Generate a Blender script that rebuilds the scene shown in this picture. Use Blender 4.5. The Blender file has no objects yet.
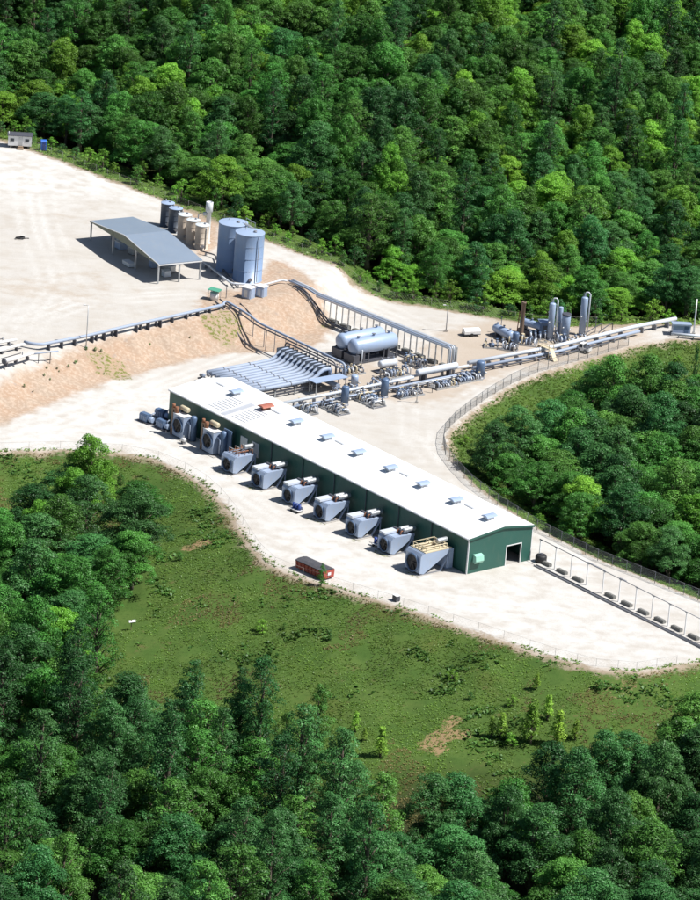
import bpy, math, random
import numpy as np
from mathutils import Vector, Matrix
R = math.radians
rng = np.random.default_rng(11); random.seed(11)
scene = bpy.context.scene
col = scene.collection

# ------------------------------------------------------------------ camera
PITCH, ROLL, FPX, DIST = 19.64, 4.54, 4500.0, 692.3
_p, _r = R(PITCH), R(ROLL)
_F = np.array([0, math.cos(_p), -math.sin(_p)]); _R = np.array([1., 0, 0]); _U = np.cross(_R, _F)
CR = _R*math.cos(_r) + _U*math.sin(_r); CU = -_R*math.sin(_r) + _U*math.cos(_r); CC = -_F*DIST
cam = bpy.data.cameras.new('camera'); camo = bpy.data.objects.new('camera', cam); col.objects.link(camo)
camo.matrix_world = Matrix(((CR[0], CU[0], -_F[0], CC[0]), (CR[1], CU[1], -_F[1], CC[1]), (CR[2], CU[2], -_F[2], CC[2]), (0, 0, 0, 1)))
cam.sensor_fit = 'HORIZONTAL'; cam.sensor_width = 36.0; cam.lens = FPX/700*36.0
cam.clip_start = 1.0; cam.clip_end = 12000
scene.camera = camo

# ------------------------------------------------------------------ light
SUN_EL, SUN_AZ = 56.0, -9.0        # degrees; azimuth measured from +x towards +y
w = bpy.data.worlds.new('World'); scene.world = w; w.use_nodes = True
nt = w.node_tree; bg = nt.nodes['Background']
sky = nt.nodes.new('ShaderNodeTexSky'); sky.sky_type = 'NISHITA'; sky.sun_disc = False
sky.sun_elevation = R(SUN_EL); sky.sun_rotation = R(90-SUN_AZ); sky.altitude = 300
nt.links.new(sky.outputs[0], bg.inputs[0]); bg.inputs[1].default_value = 0.058
sl = bpy.data.lights.new('sun', 'SUN'); sl.energy = 4.8; sl.angle = R(0.5); sl.color = (1.0, 0.975, 0.935)
so = bpy.data.objects.new('sun', sl); col.objects.link(so)
sd = Vector((math.cos(R(SUN_AZ))*math.cos(R(SUN_EL)), math.sin(R(SUN_AZ))*math.cos(R(SUN_EL)), math.sin(R(SUN_EL))))
so.rotation_euler = sd.to_track_quat('Z', 'Y').to_euler(); so.location = (0, 0, 400)
scene.view_settings.view_transform = 'Standard'; scene.view_settings.look = 'None'
scene.view_settings.exposure = 0.48; scene.view_settings.gamma = 1.0
scene.cycles.use_denoising = True
scene.cycles.max_bounces = 6; scene.cycles.diffuse_bounces = 3; scene.cycles.transmission_bounces = 3
scene.cycles.transparent_max_bounces = 6

# ------------------------------------------------------------------ layout helpers
YAW = R(-49.76)
LX = np.array([math.cos(YAW), math.sin(YAW)]); WY = np.array([-math.sin(YAW), math.cos(YAW)]); ORG = np.array([-28.47, 5.94])
def B(a, b): return ORG + LX*a + WY*b            # plan position in the compressor building's own axes

def ray(px, py):
    d = _F + CR*(px-350)/FPX + CU*(450-py)/FPX
    return d/np.linalg.norm(d)
def flat(px, py, z=0.0):
    d = ray(px, py); t = (z-CC[2])/d[2]; P = CC + d*t
    return np.array([P[0], P[1]])
def project(P):
    d = np.asarray(P, float) - CC; z = d @ _F
    return np.stack([350 + FPX*(d @ CR)/z, 450 - FPX*(d @ CU)/z], -1)

# ------------------------------------------------------------------ terrain shape
NEAR = [(-120,-24),(-95,-20),(-66,-15),(-52.7,-13.3),(-43.8,-10.4),(-34.8,-9.6),(-29.5,-11.2),(-25.3,-15),(-22,-19.5),(-19.5,-24.6),(-16.8,-32),(-14.5,-40.3),(-12.6,-46.5),(-10.0,-51.8),(-5.7,-55.3),(8.7,-63.8),(22.8,-73.2),(30,-78.2),(36,-81),(42,-80.8),(50.5,-75.5),(60,-69)]
RAV = [(60,-69),(62,-60),(51.6,-51.8),(37.6,-39),(28.9,-28.5),(23.1,-19.1),(19.2,-11.5),(17,-5.5),(15.2,1),(14.8,5.8),(15,11),(16.5,16.5),(19,23),(21.7,29.5),(25.5,37.5),(29.9,44.6),(40,55.9),(47,64),(54,69),(64,70.5)]
BACK = [(64,70.5),(64,77.5),(50,75),(40,71.5),(31.6,69.5),(23,71),(14.8,73.5),(5,76),(-4,80),(-16.6,91.5),(-28,103),(-39,114),(-59,134),(-69,142.5),(-90,153),(-120,165)]
PAD = NEAR + RAV[1:] + BACK[1:]
FOOT = [(-130,-45),(-75,-13),(-53.9,-0.8),(-40.3,21.7),(-28.5,35.6),(-15.2,47.2),(-5,60.4),(5,74),(14,92),(30,140),(70,320),(300,1500)]
def pl_dist(P, poly):
    """distance to a polyline and the signed side (positive on its left)"""
    best = np.full(len(P), 1e18); side = np.zeros(len(P))
    for (x0, y0), (x1, y1) in zip(poly[:-1], poly[1:]):
        dx, dy = x1-x0, y1-y0; L2 = dx*dx+dy*dy
        t = np.clip(((P[:,0]-x0)*dx + (P[:,1]-y0)*dy)/L2, 0, 1)
        ex, ey = P[:,0]-x0-t*dx, P[:,1]-y0-t*dy
        d2 = ex*ex+ey*ey; m = d2 < best - 1e-9
        best[m] = d2[m]; side[m] = np.sign(dx*(P[m,1]-y0) - dy*(P[m,0]-x0))
    return np.sqrt(best), side
def in_poly(P, poly):
    ins = np.zeros(len(P), bool); n = len(poly)
    for i in range(n):
        x0, y0 = poly[i]; x1, y1 = poly[(i+1) % n]
        if y0 == y1: continue
        c = ((y0 > P[:,1]) != (y1 > P[:,1])) & (P[:,0] < (x1-x0)*(P[:,1]-y0)/(y1-y0)+x0)
        ins ^= c
    return ins
def sstep(t): t = np.clip(t, 0, 1); return t*t*(3-2*t)
UP = 4.0
def vnoise(P, sc, seed):
    """cheap smooth value noise in plan"""
    r = np.random.default_rng(seed).random((256, 256))
    q = P/sc + 1000; i = np.floor(q).astype(int); f = q - i; f = f*f*(3-2*f)
    a = r[i[:,0] % 256, i[:,1] % 256]; b = r[(i[:,0]+1) % 256, i[:,1] % 256]
    c = r[i[:,0] % 256, (i[:,1]+1) % 256]; d = r[(i[:,0]+1) % 256, (i[:,1]+1) % 256]
    return (a*(1-f[:,0])+b*f[:,0])*(1-f[:,1]) + (c*(1-f[:,0])+d*f[:,0])*f[:,1] - .5
def terrain(P):
    P = np.asarray(P, float).reshape(-1, 2)
    df, sf = pl_dist(P, FOOT); dfs = df*sf
    wd = np.interp(P[:,0], [-60,-40,-20,-8,3,12], [13,10,8.5,9,24,30])
    up = UP*sstep(np.clip(dfs, 0, None)/wd)
    dn, _ = pl_dist(P, NEAR); dr, _ = pl_dist(P, RAV); db, _ = pl_dist(P, BACK)
    ins = in_poly(P, PAD)
    zn = -0.25*np.minimum(dn, 48) - 0.07*np.clip(dn-48, 0, 150)
    zr = -0.40*np.minimum(dr, 19) - 0.05*np.clip(dr-19, 0, 60)
    zb = up - 0.04*np.minimum(db, 7) - 0.30*np.clip(db-7, 0, 9) + 0.30*np.clip(db-20, 0, 420) + .05*np.clip(db-440, 0, 4000)
    e = 1e-3; wn, wr, wb = 1/(dn+e)**3, 1/(dr+e)**3, 1/(db+e)**3
    zo = (wn*zn+wr*zr+wb*zb)/(wn+wr+wb)
    dmin = np.minimum(np.minimum(dn, dr), db)
    lump = (vnoise(P, 5.5, 1)*.5 + vnoise(P, 2.1, 2)*.22)*np.clip(dmin/4, 0, 1)
    bankn = (vnoise(P, 3.0, 3)*.7 + vnoise(P, 1.3, 4)*.45 + vnoise(np.column_stack([(P[:,0]*.7+P[:,1]*.7)*4, (P[:,1]-P[:,0])*.6]), 3.5, 6)*.35)*np.clip(1-np.abs(dfs-wd*.5)/(wd*.5), 0, 1)*(P[:,0] < 4)
    z = np.where(ins, up+bankn+vnoise(P, 7, 5)*.08, zo+lump)
    return z, ins, dmin, dfs, wd, dn, dr, db
def gz(x, y): return float(terrain(np.array([[x, y]]))[0][0])
def at(px, py, z0=0.0):
    """plan point where the sight line meets the terrain (used to lay the site out)"""
    z = z0
    for _ in range(40):
        p = flat(px, py, z); z = .5*z + .5*gz(*p)
    return np.array([p[0], p[1], gz(*p)])

# ------------------------------------------------------------------ materials
def new_mat(name):
    m = bpy.data.materials.new(name); m.use_nodes = True
    n = m.node_tree.nodes; return m, n, m.node_tree.links, n['Principled BSDF']
def paint(name, c, rough=.5, metal=0., var=.18, scale=.8, dirt=(.30,.24,.17), dirt_amt=.25, bump=.0, spec=.5):
    """painted or bare metal with uneven tone and dusty patches"""
    m, n, L, p = new_mat(name)
    tc = n.new('ShaderNodeTexCoord')
    n1 = n.new('ShaderNodeTexNoise'); n1.inputs['Scale'].default_value = scale; n1.inputs['Detail'].default_value = 6
    n2 = n.new('ShaderNodeTexNoise'); n2.inputs['Scale'].default_value = scale*4.3; n2.inputs['Detail'].default_value = 5
    mp = n.new('ShaderNodeMapping'); mp.inputs['Scale'].default_value = (1, 1, .35)
    L.new(tc.outputs['Object'], n1.inputs['Vector']); L.new(tc.outputs['Object'], mp.inputs[0]); L.new(mp.outputs[0], n2.inputs['Vector'])
    mx = n.new('ShaderNodeMix'); mx.data_type = 'RGBA'
    mx.inputs['A'].default_value = (*[v*(1-var) for v in c], 1); mx.inputs['B'].default_value = (*[min(1, v*(1+var)) for v in c], 1)
    L.new(n1.outputs['Fac'], mx.inputs['Factor'])
    cr = n.new('ShaderNodeValToRGB'); cr.color_ramp.elements[0].position = .52; cr.color_ramp.elements[1].position = .78
    cr.color_ramp.elements[1].color = (dirt_amt, dirt_amt, dirt_amt, 1)
    L.new(n2.outputs['Fac'], cr.inputs[0])
    m2 = n.new('ShaderNodeMix'); m2.data_type = 'RGBA'; m2.inputs['B'].default_value = (*dirt, 1)
    L.new(mx.outputs['Result'], m2.inputs['A']); L.new(cr.outputs[0], m2.inputs['Factor'])
    L.new(m2.outputs['Result'], p.inputs['Base Color'])
    p.inputs['Roughness'].default_value = rough; p.inputs['Metallic'].default_value = metal
    p.inputs['Specular IOR Level'].default_value = spec
    if bump:
        bp = n.new('ShaderNodeBump'); bp.inputs['Strength'].default_value = bump; bp.inputs['Distance'].default_value = .05
        L.new(n2.outputs['Fac'], bp.inputs['Height']); L.new(bp.outputs[0], p.inputs['Normal'])
    return m
M = {}
M['green_siding'] = paint('green_siding', (.026,.105,.082), .45, 0, .12, .3, (.20,.20,.15), .12)
M['white_roof'] = paint('white_roof', (.80,.80,.79), .4, 0, .05, .25, (.55,.50,.43), .25)
M['roof_grey'] = paint('roof_grey', (.50,.52,.56), .4, .1, .1, .8)
M['white_paint'] = paint('white_paint', (.74,.74,.74), .45, 0, .05, .7, (.5,.44,.36), .3)
M['pipe_grey'] = paint('pipe_grey', (.30,.36,.47), .6, .0, .10, .5, (.40,.36,.32), .3)
M['pipe_white'] = paint('pipe_white', (.56,.60,.66), .4, .0, .06, .5, (.5,.45,.38), .3)
M['steel_dark'] = paint('steel_dark', (.085,.09,.11), .55, .3, .25, 1.2, (.22,.17,.13), .3)
M['steel_mid'] = paint('steel_mid', (.24,.25,.28), .5, .3, .2, 1.0, (.30,.24,.19), .4)
M['galv'] = paint('galv', (.46,.48,.50), .4, .5, .15, 1.5, (.34,.30,.25), .3)
M['cooler_blue'] = paint('cooler_blue', (.34,.42,.56), .42, .1, .10, .6, (.40,.37,.33), .35)
M['tank_blue'] = paint('tank_blue', (.22,.31,.47), .42, .05, .07, .35, (.42,.40,.38), .25)
M['vessel_blue'] = paint('vessel_blue', (.33,.42,.58), .4, .05, .08, .4, (.44,.42,.40), .25)
M['deep_blue'] = paint('deep_blue', (.10,.16,.27), .45, .1, .2, .8, (.28,.25,.22), .3)
M['slate'] = paint('slate', (.06,.075,.10), .4, .1, .2, .6, (.2,.18,.17), .25)
M['tan_tank'] = paint('tan_tank', (.50,.42,.34), .5, 0, .12, .6, (.35,.27,.20), .4)
M['rust'] = paint('rust', (.25,.11,.06), .75, .1, .3, 1.5, (.12,.07,.05), .5)
M['brown_stack'] = paint('brown_stack', (.17,.12,.09), .6, .3, .25, 1.0, (.3,.18,.1), .5)
M['red_paint'] = paint('red_paint', (.36,.06,.04), .55, 0, .2, .8, (.25,.14,.1), .35)
M['red_vent'] = paint('red_vent', (.38,.13,.09), .6, .1, .2, 1.5)
M['tarp'] = paint('tarp', (.06,.06,.07), .7, 0, .3, 1.0, (.2,.18,.16), .4, .4)
M['black'] = paint('black', (.018,.018,.02), .6, 0, .3, 1.5, (.12,.1,.09), .3)
M['concrete'] = paint('concrete', (.40,.38,.35), .9, 0, .12, .8, (.30,.25,.2), .4, .3)
M['dark_block'] = paint('dark_block', (.17,.17,.16), .9, 0, .25, 1.2, (.25,.21,.17), .4, .3)
M['cream'] = paint('cream', (.60,.52,.36), .5, 0, .12, 1.0, (.35,.25,.16), .4)
M['shed_roof'] = paint('shed_roof', (.235,.29,.365), .4, .1, .07, .25, (.40,.38,.34), .2)
M['shed_side'] = paint('shed_side', (.16,.18,.14), .6, 0, .15, .5)
M['mint'] = paint('mint', (.30,.58,.47), .5, 0, .1, .9)
M['green_lid'] = paint('green_lid', (.07,.30,.20), .5, 0, .15, 1.0)
M['blue_plastic'] = paint('blue_plastic', (.03,.14,.52), .45, 0, .12, 1.2)
M['navy_drum'] = paint('navy_drum', (.02,.05,.22), .45, 0, .2, 1.2)
M['wood'] = paint('wood', (.28,.20,.13), .85, 0, .25, 2.0, (.4,.36,.3), .4, .3)
M['bark'] = paint('bark', (.12,.095,.07), .95, 0, .3, 2.0, (.2,.19,.16), .4, .4)
M['snag'] = paint('snag', (.38,.36,.33), .95, 0, .2, 2.0, (.2,.18,.15), .4, .3)
M['yellow'] = paint('yellow', (.62,.48,.16), .5, 0, .15, 1.0)
M['glass'] = paint('glass', (.03,.04,.05), .08, 0, .1, 1.0, (.05,.05,.05), .1)
M['rubber'] = paint('rubber', (.02,.02,.02), .85, 0, .2, 2.0)
M['wire'] = paint('wire', (.16,.17,.18), .5, .4, .1, 1.0)
M['wire_pale'] = paint('wire_pale', (.34,.33,.31), .5, .4, .1, 1.0)
M['fiberglass'] = paint('fiberglass', (.62,.66,.68), .35, 0, .06, .8)

def ribbed(base, sc):
    """adds shallow pressed ribs (fine relief) to a sheet-metal material"""
    m = M[base]; n = m.node_tree.nodes; L = m.node_tree.links; p = n['Principled BSDF']
    tc = n.new('ShaderNodeTexCoord'); wv = n.new('ShaderNodeTexWave'); wv.bands_direction = 'X'
    wv.inputs['Scale'].default_value = sc; L.new(tc.outputs['Object'], wv.inputs['Vector'])
    bp = n.new('ShaderNodeBump'); bp.inputs['Strength'].default_value = .35; bp.inputs['Distance'].default_value = .03
    L.new(wv.outputs['Fac'], bp.inputs['Height']); L.new(bp.outputs[0], p.inputs['Normal'])
ribbed('green_siding', 1.1); ribbed('shed_roof', .8)

def leaf_mat(name, c, hue=.02, trans=.25, lo=.66, hi=1.40):
    m = bpy.data.materials.new(name); m.use_nodes = True; n = m.node_tree.nodes; L = m.node_tree.links
    n.remove(n['Principled BSDF']); out = n['Material Output']
    oi = n.new('ShaderNodeObjectInfo'); at_ = n.new('ShaderNodeAttribute'); at_.attribute_name = 'tone'
    hs = n.new('ShaderNodeHueSaturation'); hs.inputs['Color'].default_value = (*c, 1)
    mr = n.new('ShaderNodeMapRange'); mr.inputs[3].default_value = .5-hue; mr.inputs[4].default_value = .5+hue
    L.new(oi.outputs['Random'], mr.inputs[0]); L.new(mr.outputs[0], hs.inputs['Hue'])
    wn = n.new('ShaderNodeTexWhiteNoise'); wn.noise_dimensions = '1D'; L.new(oi.outputs['Random'], wn.inputs['W'])
    mv = n.new('ShaderNodeMapRange'); mv.inputs[3].default_value = lo; mv.inputs[4].default_value = hi
    L.new(wn.outputs['Value'], mv.inputs[0])
    mt = n.new('ShaderNodeMapRange'); mt.inputs[3].default_value = .6; mt.inputs[4].default_value = 1.5
    L.new(at_.outputs['Fac'], mt.inputs[0])
    ml = n.new('ShaderNodeMath'); ml.operation = 'MULTIPLY'; L.new(mv.outputs[0], ml.inputs[0]); L.new(mt.outputs[0], ml.inputs[1])
    L.new(ml.outputs[0], hs.inputs['Value'])
    df = n.new('ShaderNodeBsdfDiffuse'); tr = n.new('ShaderNodeBsdfTranslucent'); gl = n.new('ShaderNodeBsdfGlossy')
    gl.inputs['Roughness'].default_value = .45; gl.inputs['Color'].default_value = (1,1,1,1)
    L.new(hs.outputs[0], df.inputs['Color'])
    ht = n.new('ShaderNodeHueSaturation'); ht.inputs['Hue'].default_value = .485; ht.inputs['Value'].default_value = 1.3
    L.new(hs.outputs[0], ht.inputs['Color']); L.new(ht.outputs[0], tr.inputs['Color'])
    a = n.new('ShaderNodeMixShader'); a.inputs[0].default_value = trans; L.new(df.outputs[0], a.inputs[1]); L.new(tr.outputs[0], a.inputs[2])
    b = n.new('ShaderNodeMixShader'); b.inputs[0].default_value = .015; L.new(a.outputs[0], b.inputs[1]); L.new(gl.outputs[0], b.inputs[2])
    L.new(b.outputs[0], out.inputs[0]); return m
M['leaf'] = leaf_mat('leaf', (.074,.205,.038), .014)
M['leaf_deep'] = leaf_mat('leaf_deep', (.048,.148,.042), .014)
M['leaf_bright'] = leaf_mat('leaf_bright', (.135,.300,.036), .012)
M['leaf_sapling'] = leaf_mat('leaf_sapling', (.23,.40,.055), .01)
M['leaf_dry'] = leaf_mat('leaf_dry', (.205,.185,.070), 0, .4, 1, 1)
M['leaf_scrub'] = leaf_mat('leaf_scrub', (.070,.165,.034), 0, .3, 1, 1)
M['leaf_grass'] = leaf_mat('leaf_grass', (.150,.262,.052), 0, .45, 1, 1)

# ---- ground material: zones come from attributes that hold plan distances (metres)
def ground_mat():
    m, n, L, p = new_mat('ground')
    geo = n.new('ShaderNodeNewGeometry')
    def noise(sc, det=6, rough=.55, vec=None):
        t = n.new('ShaderNodeTexNoise'); t.inputs['Scale'].default_value = sc; t.inputs['Detail'].default_value = det; t.inputs['Roughness'].default_value = rough
        L.new(vec or geo.outputs['Position'], t.inputs['Vector']); return t.outputs['Fac']
    def attr(nm):
        a = n.new('ShaderNodeAttribute'); a.attribute_name = nm; return a.outputs['Fac']
    def math_(op, a, b=None):
        t = n.new('ShaderNodeMath'); t.operation = op
        for i, v in enumerate((a, b)):
            if v is None: continue
            if isinstance(v, (int, float)): t.inputs[i].default_value = v
            else: L.new(v, t.inputs[i])
        return t.outputs[0]
    def ramp(f, lo, hi):
        t = n.new('ShaderNodeMapRange'); t.interpolation_type = 'SMOOTHSTEP'; t.inputs[1].default_value = lo; t.inputs[2].default_value = hi
        L.new(f, t.inputs[0]); return t.outputs[0]
    def mix(f, a, b):
        t = n.new('ShaderNodeMix'); t.data_type = 'RGBA'
        if isinstance(f, (int, float)): t.inputs['Factor'].default_value = f
        else: L.new(f, t.inputs['Factor'])
        for k, v in (('A', a), ('B', b)):
            if isinstance(v, tuple): t.inputs[k].default_value = (*v, 1)
            else: L.new(v, t.inputs[k])
        return t.outputs['Result']
    nA, nB, nC, nD = noise(.06, 5), noise(.33, 7, .6), noise(1.7, 6, .65), noise(6.0, 4, .7)
    # streaks left by wheels: noise stretched along the haul direction
    mp = n.new('ShaderNodeMapping'); mp.inputs['Rotation'].default_value = (0, 0, 0.95); mp.inputs['Scale'].default_value = (.09, .45, .3)
    L.new(geo.outputs['Position'], mp.inputs[0]); nS = noise(1.0, 5, .6, mp.outputs[0])
    mp2 = n.new('ShaderNodeMapping'); mp2.inputs['Rotation'].default_value = (0, 0, -0.35); mp2.inputs['Scale'].default_value = (.08, .5, .3)
    L.new(geo.outputs['Position'], mp2.inputs[0]); nS2 = noise(1.0, 4, .6, mp2.outputs[0])
    # gravel
    g = mix(ramp(nB, .35, .7), (.49,.465,.43), (.45,.415,.37))
    g = mix(math_('MULTIPLY', ramp(nS, .46, .66), .35), g, (.54,.515,.475))
    g = mix(math_('MULTIPLY', ramp(nS2, .5, .7), .25), g, (.52,.49,.45))
    g = mix(math_('MULTIPLY', attr('bleach'), ramp(nB, .7, .25)), g, (.60,.59,.565))
    g = mix(math_('MULTIPLY', attr('track'), ramp(nC, .25, .6)), g, (.60,.59,.565))
    tan = math_('MULTIPLY', ramp(math_('ADD', attr('tan'), math_('MULTIPLY', math_('SUBTRACT', nB, .5), 1.2)), .25, .85), .65)
    g = mix(tan, g, (.40,.315,.235))
    g = mix(math_('MULTIPLY', ramp(nC, .60, .75), .18), g, (.27,.23,.19))
    g = mix(math_('MULTIPLY', ramp(nD, .52, .75), .4), g, (.42,.39,.345))
    # orange clay bank
    dcol = mix(ramp(nB, .3, .7), (.385,.265,.185), (.36,.28,.215))
    dcol = mix(math_('MULTIPLY', ramp(nC, .42, .66), .75), dcol, (.50,.40,.315))
    dcol = mix(math_('MULTIPLY', ramp(noise(.5, 5), .62, .72), .55), dcol, (.29,.245,.215))
    # grass and weeds
    gr = mix(ramp(nB, .3, .7), (.062,.118,.025), (.085,.135,.032))
    gr = mix(math_('MULTIPLY', ramp(nC, .48, .7), .6), gr, (.040,.078,.018))
    gr = mix(math_('MULTIPLY', ramp(nD, .50, .75), .5), gr, (.105,.15,.04))
    gr = mix(math_('MULTIPLY', ramp(nA, .55, .68), .5), gr, (.105,.110,.030))
    gr = mix(math_('MULTIPLY', ramp(noise(.11, 5, .6), .52, .64), .55), gr, (.046,.090,.020))
    gr = mix(math_('MULTIPLY', ramp(noise(.42, 6, .7), .60, .68), .5), gr, (.15,.115,.055))
    gr = mix(math_('MULTIPLY', ramp(math_('ADD', attr('bare'), math_('MULTIPLY', math_('SUBTRACT', nC, .5), 2.0)), .5, .8), .8), gr, (.33,.215,.125))
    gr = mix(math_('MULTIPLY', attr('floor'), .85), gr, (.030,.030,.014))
    # edges
    dp = math_('ADD', attr('d_pad'), math_('ADD', math_('MULTIPLY', math_('SUBTRACT', nC, .5), 2.6), math_('MULTIPLY', math_('SUBTRACT', nB, .5), 4.6)))
    rim = mix(ramp(dp, -1.9, -.3), gr, (.31,.25,.185))
    dd = math_('ADD', attr('d_dirt'), math_('MULTIPLY', math_('SUBTRACT', nB, .5), 5.0))
    gg = mix(ramp(dd, -1.0, 1.2), g, dcol)
    gw = mix(math_('MULTIPLY', ramp(math_('ADD', attr('weed'), math_('MULTIPLY', math_('SUBTRACT', nB, .5), 2.2)), .45, .75), ramp(nC, .45, .6)), gg, (.16,.17,.045))
    c = mix(ramp(dp, -.5, .8), rim, gw)
    L.new(c, p.inputs['Base Color']); p.inputs['Roughness'].default_value = .95; p.inputs['Specular IOR Level'].default_value = .1
    bp = n.new('ShaderNodeBump'); bp.inputs['Strength'].default_value = .5; bp.inputs['Distance'].default_value = .15
    hh = math_('ADD', math_('MULTIPLY', nC, .6), math_('MULTIPLY', nD, .4)); L.new(hh, bp.inputs['Height']); L.new(bp.outputs[0], p.inputs['Normal'])
    return m
M['ground'] = ground_mat()

# ------------------------------------------------------------------ mesh builder
class MB:
    def __init__(s): s.v = []; s.f = []; s.sm = []
    def add(s, vs, fs, smooth=False):
        k = len(s.v); s.v += [tuple(map(float, q)) for q in vs]; s.f += [tuple(i+k for i in f) for f in fs]; s.sm += [smooth]*len(fs) if isinstance(smooth, bool) else list(smooth); return s
    def box(s, c, d, rz=0, rx=0, ry=0):
        c = Vector(c); h = Vector(d)*.5; m = Matrix.Rotation(rz, 3, 'Z') @ Matrix.Rotation(ry, 3, 'Y') @ Matrix.Rotation(rx, 3, 'X')
        vs = [c + m @ Vector((sx*h.x, sy*h.y, sz*h.z)) for sx in (-1,1) for sy in (-1,1) for sz in (-1,1)]
        return s.add(vs, [(0,1,3,2),(4,6,7,5),(0,4,5,1),(2,3,7,6),(0,2,6,4),(1,5,7,3)])
    def bx(s, x0, x1, y0, y1, z0, z1): return s.box(((x0+x1)/2,(y0+y1)/2,(z0+z1)/2), (x1-x0,y1-y0,z1-z0))
    def cyl(s, a, b, r, r2=None, n=14, cap=True):
        a, b = Vector(a), Vector(b); r2 = r if r2 is None else r2
        q = (b-a).to_track_quat('Z', 'Y'); vs = []
        for P, rr in ((a, r), (b, r2)):
            for i in range(n): vs.append(P + q @ Vector((rr*math.cos(2*math.pi*i/n), rr*math.sin(2*math.pi*i/n), 0)))
        fs = [(i, (i+1) % n, n+(i+1) % n, n+i) for i in range(n)]; sm = [True]*n
        if cap: fs += [tuple(range(n-1, -1, -1)), tuple(range(n, 2*n))]; sm += [False, False]
        return s.add(vs, fs, sm)
    def bar(s, a, b, t, t2=None):
        """square bar between two points"""
        a, b = Vector(a), Vector(b); t2 = t2 or t; q = (b-a).to_track_quat('Z', 'Y'); vs = []
        for P in (a, b):
            for sx, sy in ((-1,-1),(1,-1),(1,1),(-1,1)): vs.append(P + q @ Vector((sx*t/2, sy*t2/2, 0)))
        return s.add(vs, [(3,2,1,0),(4,5,6,7),(0,1,5,4),(1,2,6,5),(2,3,7,6),(3,0,4,7)])
    def tube(s, pts, r, n=10, cap=True):
        pts = [Vector(q) for q in pts]; m = len(pts); vs = []
        up = Vector((0,0,1)); px = None
        for i, P in enumerate(pts):
            t = (pts[min(i+1, m-1)] - pts[max(i-1, 0)]).normalized()
            if px is None:
                ref = up if abs(t.z) < .9 else Vector((1,0,0)); px = t.cross(ref).normalized()
            else: px = (px - t*px.dot(t)).normalized()
            py = t.cross(px)
            rr = r[i] if hasattr(r, '__len__') else r
            for j in range(n): a = 2*math.pi*j/n; vs.append(P + px*rr*math.cos(a) + py*rr*math.sin(a))
        fs = []; sm = []
        for i in range(m-1):
            for j in range(n): fs.append((i*n+j, i*n+(j+1) % n, (i+1)*n+(j+1) % n, (i+1)*n+j)); sm.append(True)
        if cap: fs += [tuple(range(n-1,-1,-1)), tuple((m-1)*n+j for j in range(n))]; sm += [False, False]
        return s.add(vs, fs, sm)
    def lathe(s, prof, o=(0,0,0), axis='Z', n=24):
        """profile of (radius, height) about an axis through o"""
        o = Vector(o); vs = []; fs = []; m = len(prof)
        for r, h in prof:
            for j in range(n):
                a = 2*math.pi*j/n; c, d = max(r, 1e-4)*math.cos(a), max(r, 1e-4)*math.sin(a)
                vs.append(o + (Vector((c, d, h)) if axis == 'Z' else Vector((c, h, d)) if axis == 'Y' else Vector((h, c, d))))
        for i in range(m-1):
            for j in range(n):
                f = (i*n+j, i*n+(j+1) % n, (i+1)*n+(j+1) % n, (i+1)*n+j)
                fs.append(f if axis != 'Y' else f[::-1])
        sm = []
        for i in range(m-1): 
            flat_ = abs(prof[i][1]-prof[i+1][1]) < 1e-5 or (abs(prof[i][0]-prof[i+1][0]) > 3*abs(prof[i][1]-prof[i+1][1]))
            sm += [not flat_]*n
        return s.add(vs, fs, sm)
    def prism(s, poly, x0, x1, axis='X'):
        """polygon in the two other axes pushed along an axis"""
        n = len(poly); mk = (lambda t, a, b: (t, a, b)) if axis == 'X' else (lambda t, a, b: (a, t, b)) if axis == 'Y' else (lambda t, a, b: (a, b, t))
        vs = [mk(x0, a, b) for a, b in poly] + [mk(x1, a, b) for a, b in poly]
        return s.add(vs, [tuple(range(n-1,-1,-1)), tuple(range(n, 2*n))] + [(i, (i+1) % n, n+(i+1) % n, n+i) for i in range(n)])
    def build(s, name, mat, parent=None, loc=None, fix=True):
        me = bpy.data.meshes.new(name); me.from_pydata(s.v, [], s.f); me.materials.append(M[mat] if isinstance(mat, str) else mat)
        me.polygons.foreach_set('use_smooth', s.sm)
        if fix:
            import bmesh
            bm = bmesh.new(); bm.from_mesh(me); bmesh.ops.recalc_face_normals(bm, faces=bm.faces); bm.to_mesh(me); bm.free()
        o = bpy.data.objects.new(name, me); col.objects.link(o)
        if parent: o.parent = parent
        if loc is not None: o.location = loc
        return o
def thing(name, label, cat, loc, rz=0, group=None):
    o = bpy.data.objects.new(name, None); col.objects.link(o); o.empty_display_size = .3
    o.location = loc if len(loc) == 3 else (loc[0], loc[1], gz(loc[0], loc[1])); o.rotation_euler = (0, 0, rz); tag(o, label, cat, group); return o
def tag(o, label, cat, group=None):
    o['label'] = label; o['category'] = cat
    if group: o['group'] = group
    return o
def copy_tree(o, parent=None, loc=None, label=None, mats=None):
    c = o.copy(); col.objects.link(c)
    if parent is not None: c.parent = parent
    if loc is not None: c.location = loc
    if label: c['label'] = label
    for ch in [k for k in bpy.data.objects if k.parent == o]: copy_tree(ch, c)
    return c
def Bz(a, b, dz=0):
    p = B(a, b); return (p[0], p[1], gz(p[0], p[1])+dz)

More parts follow.
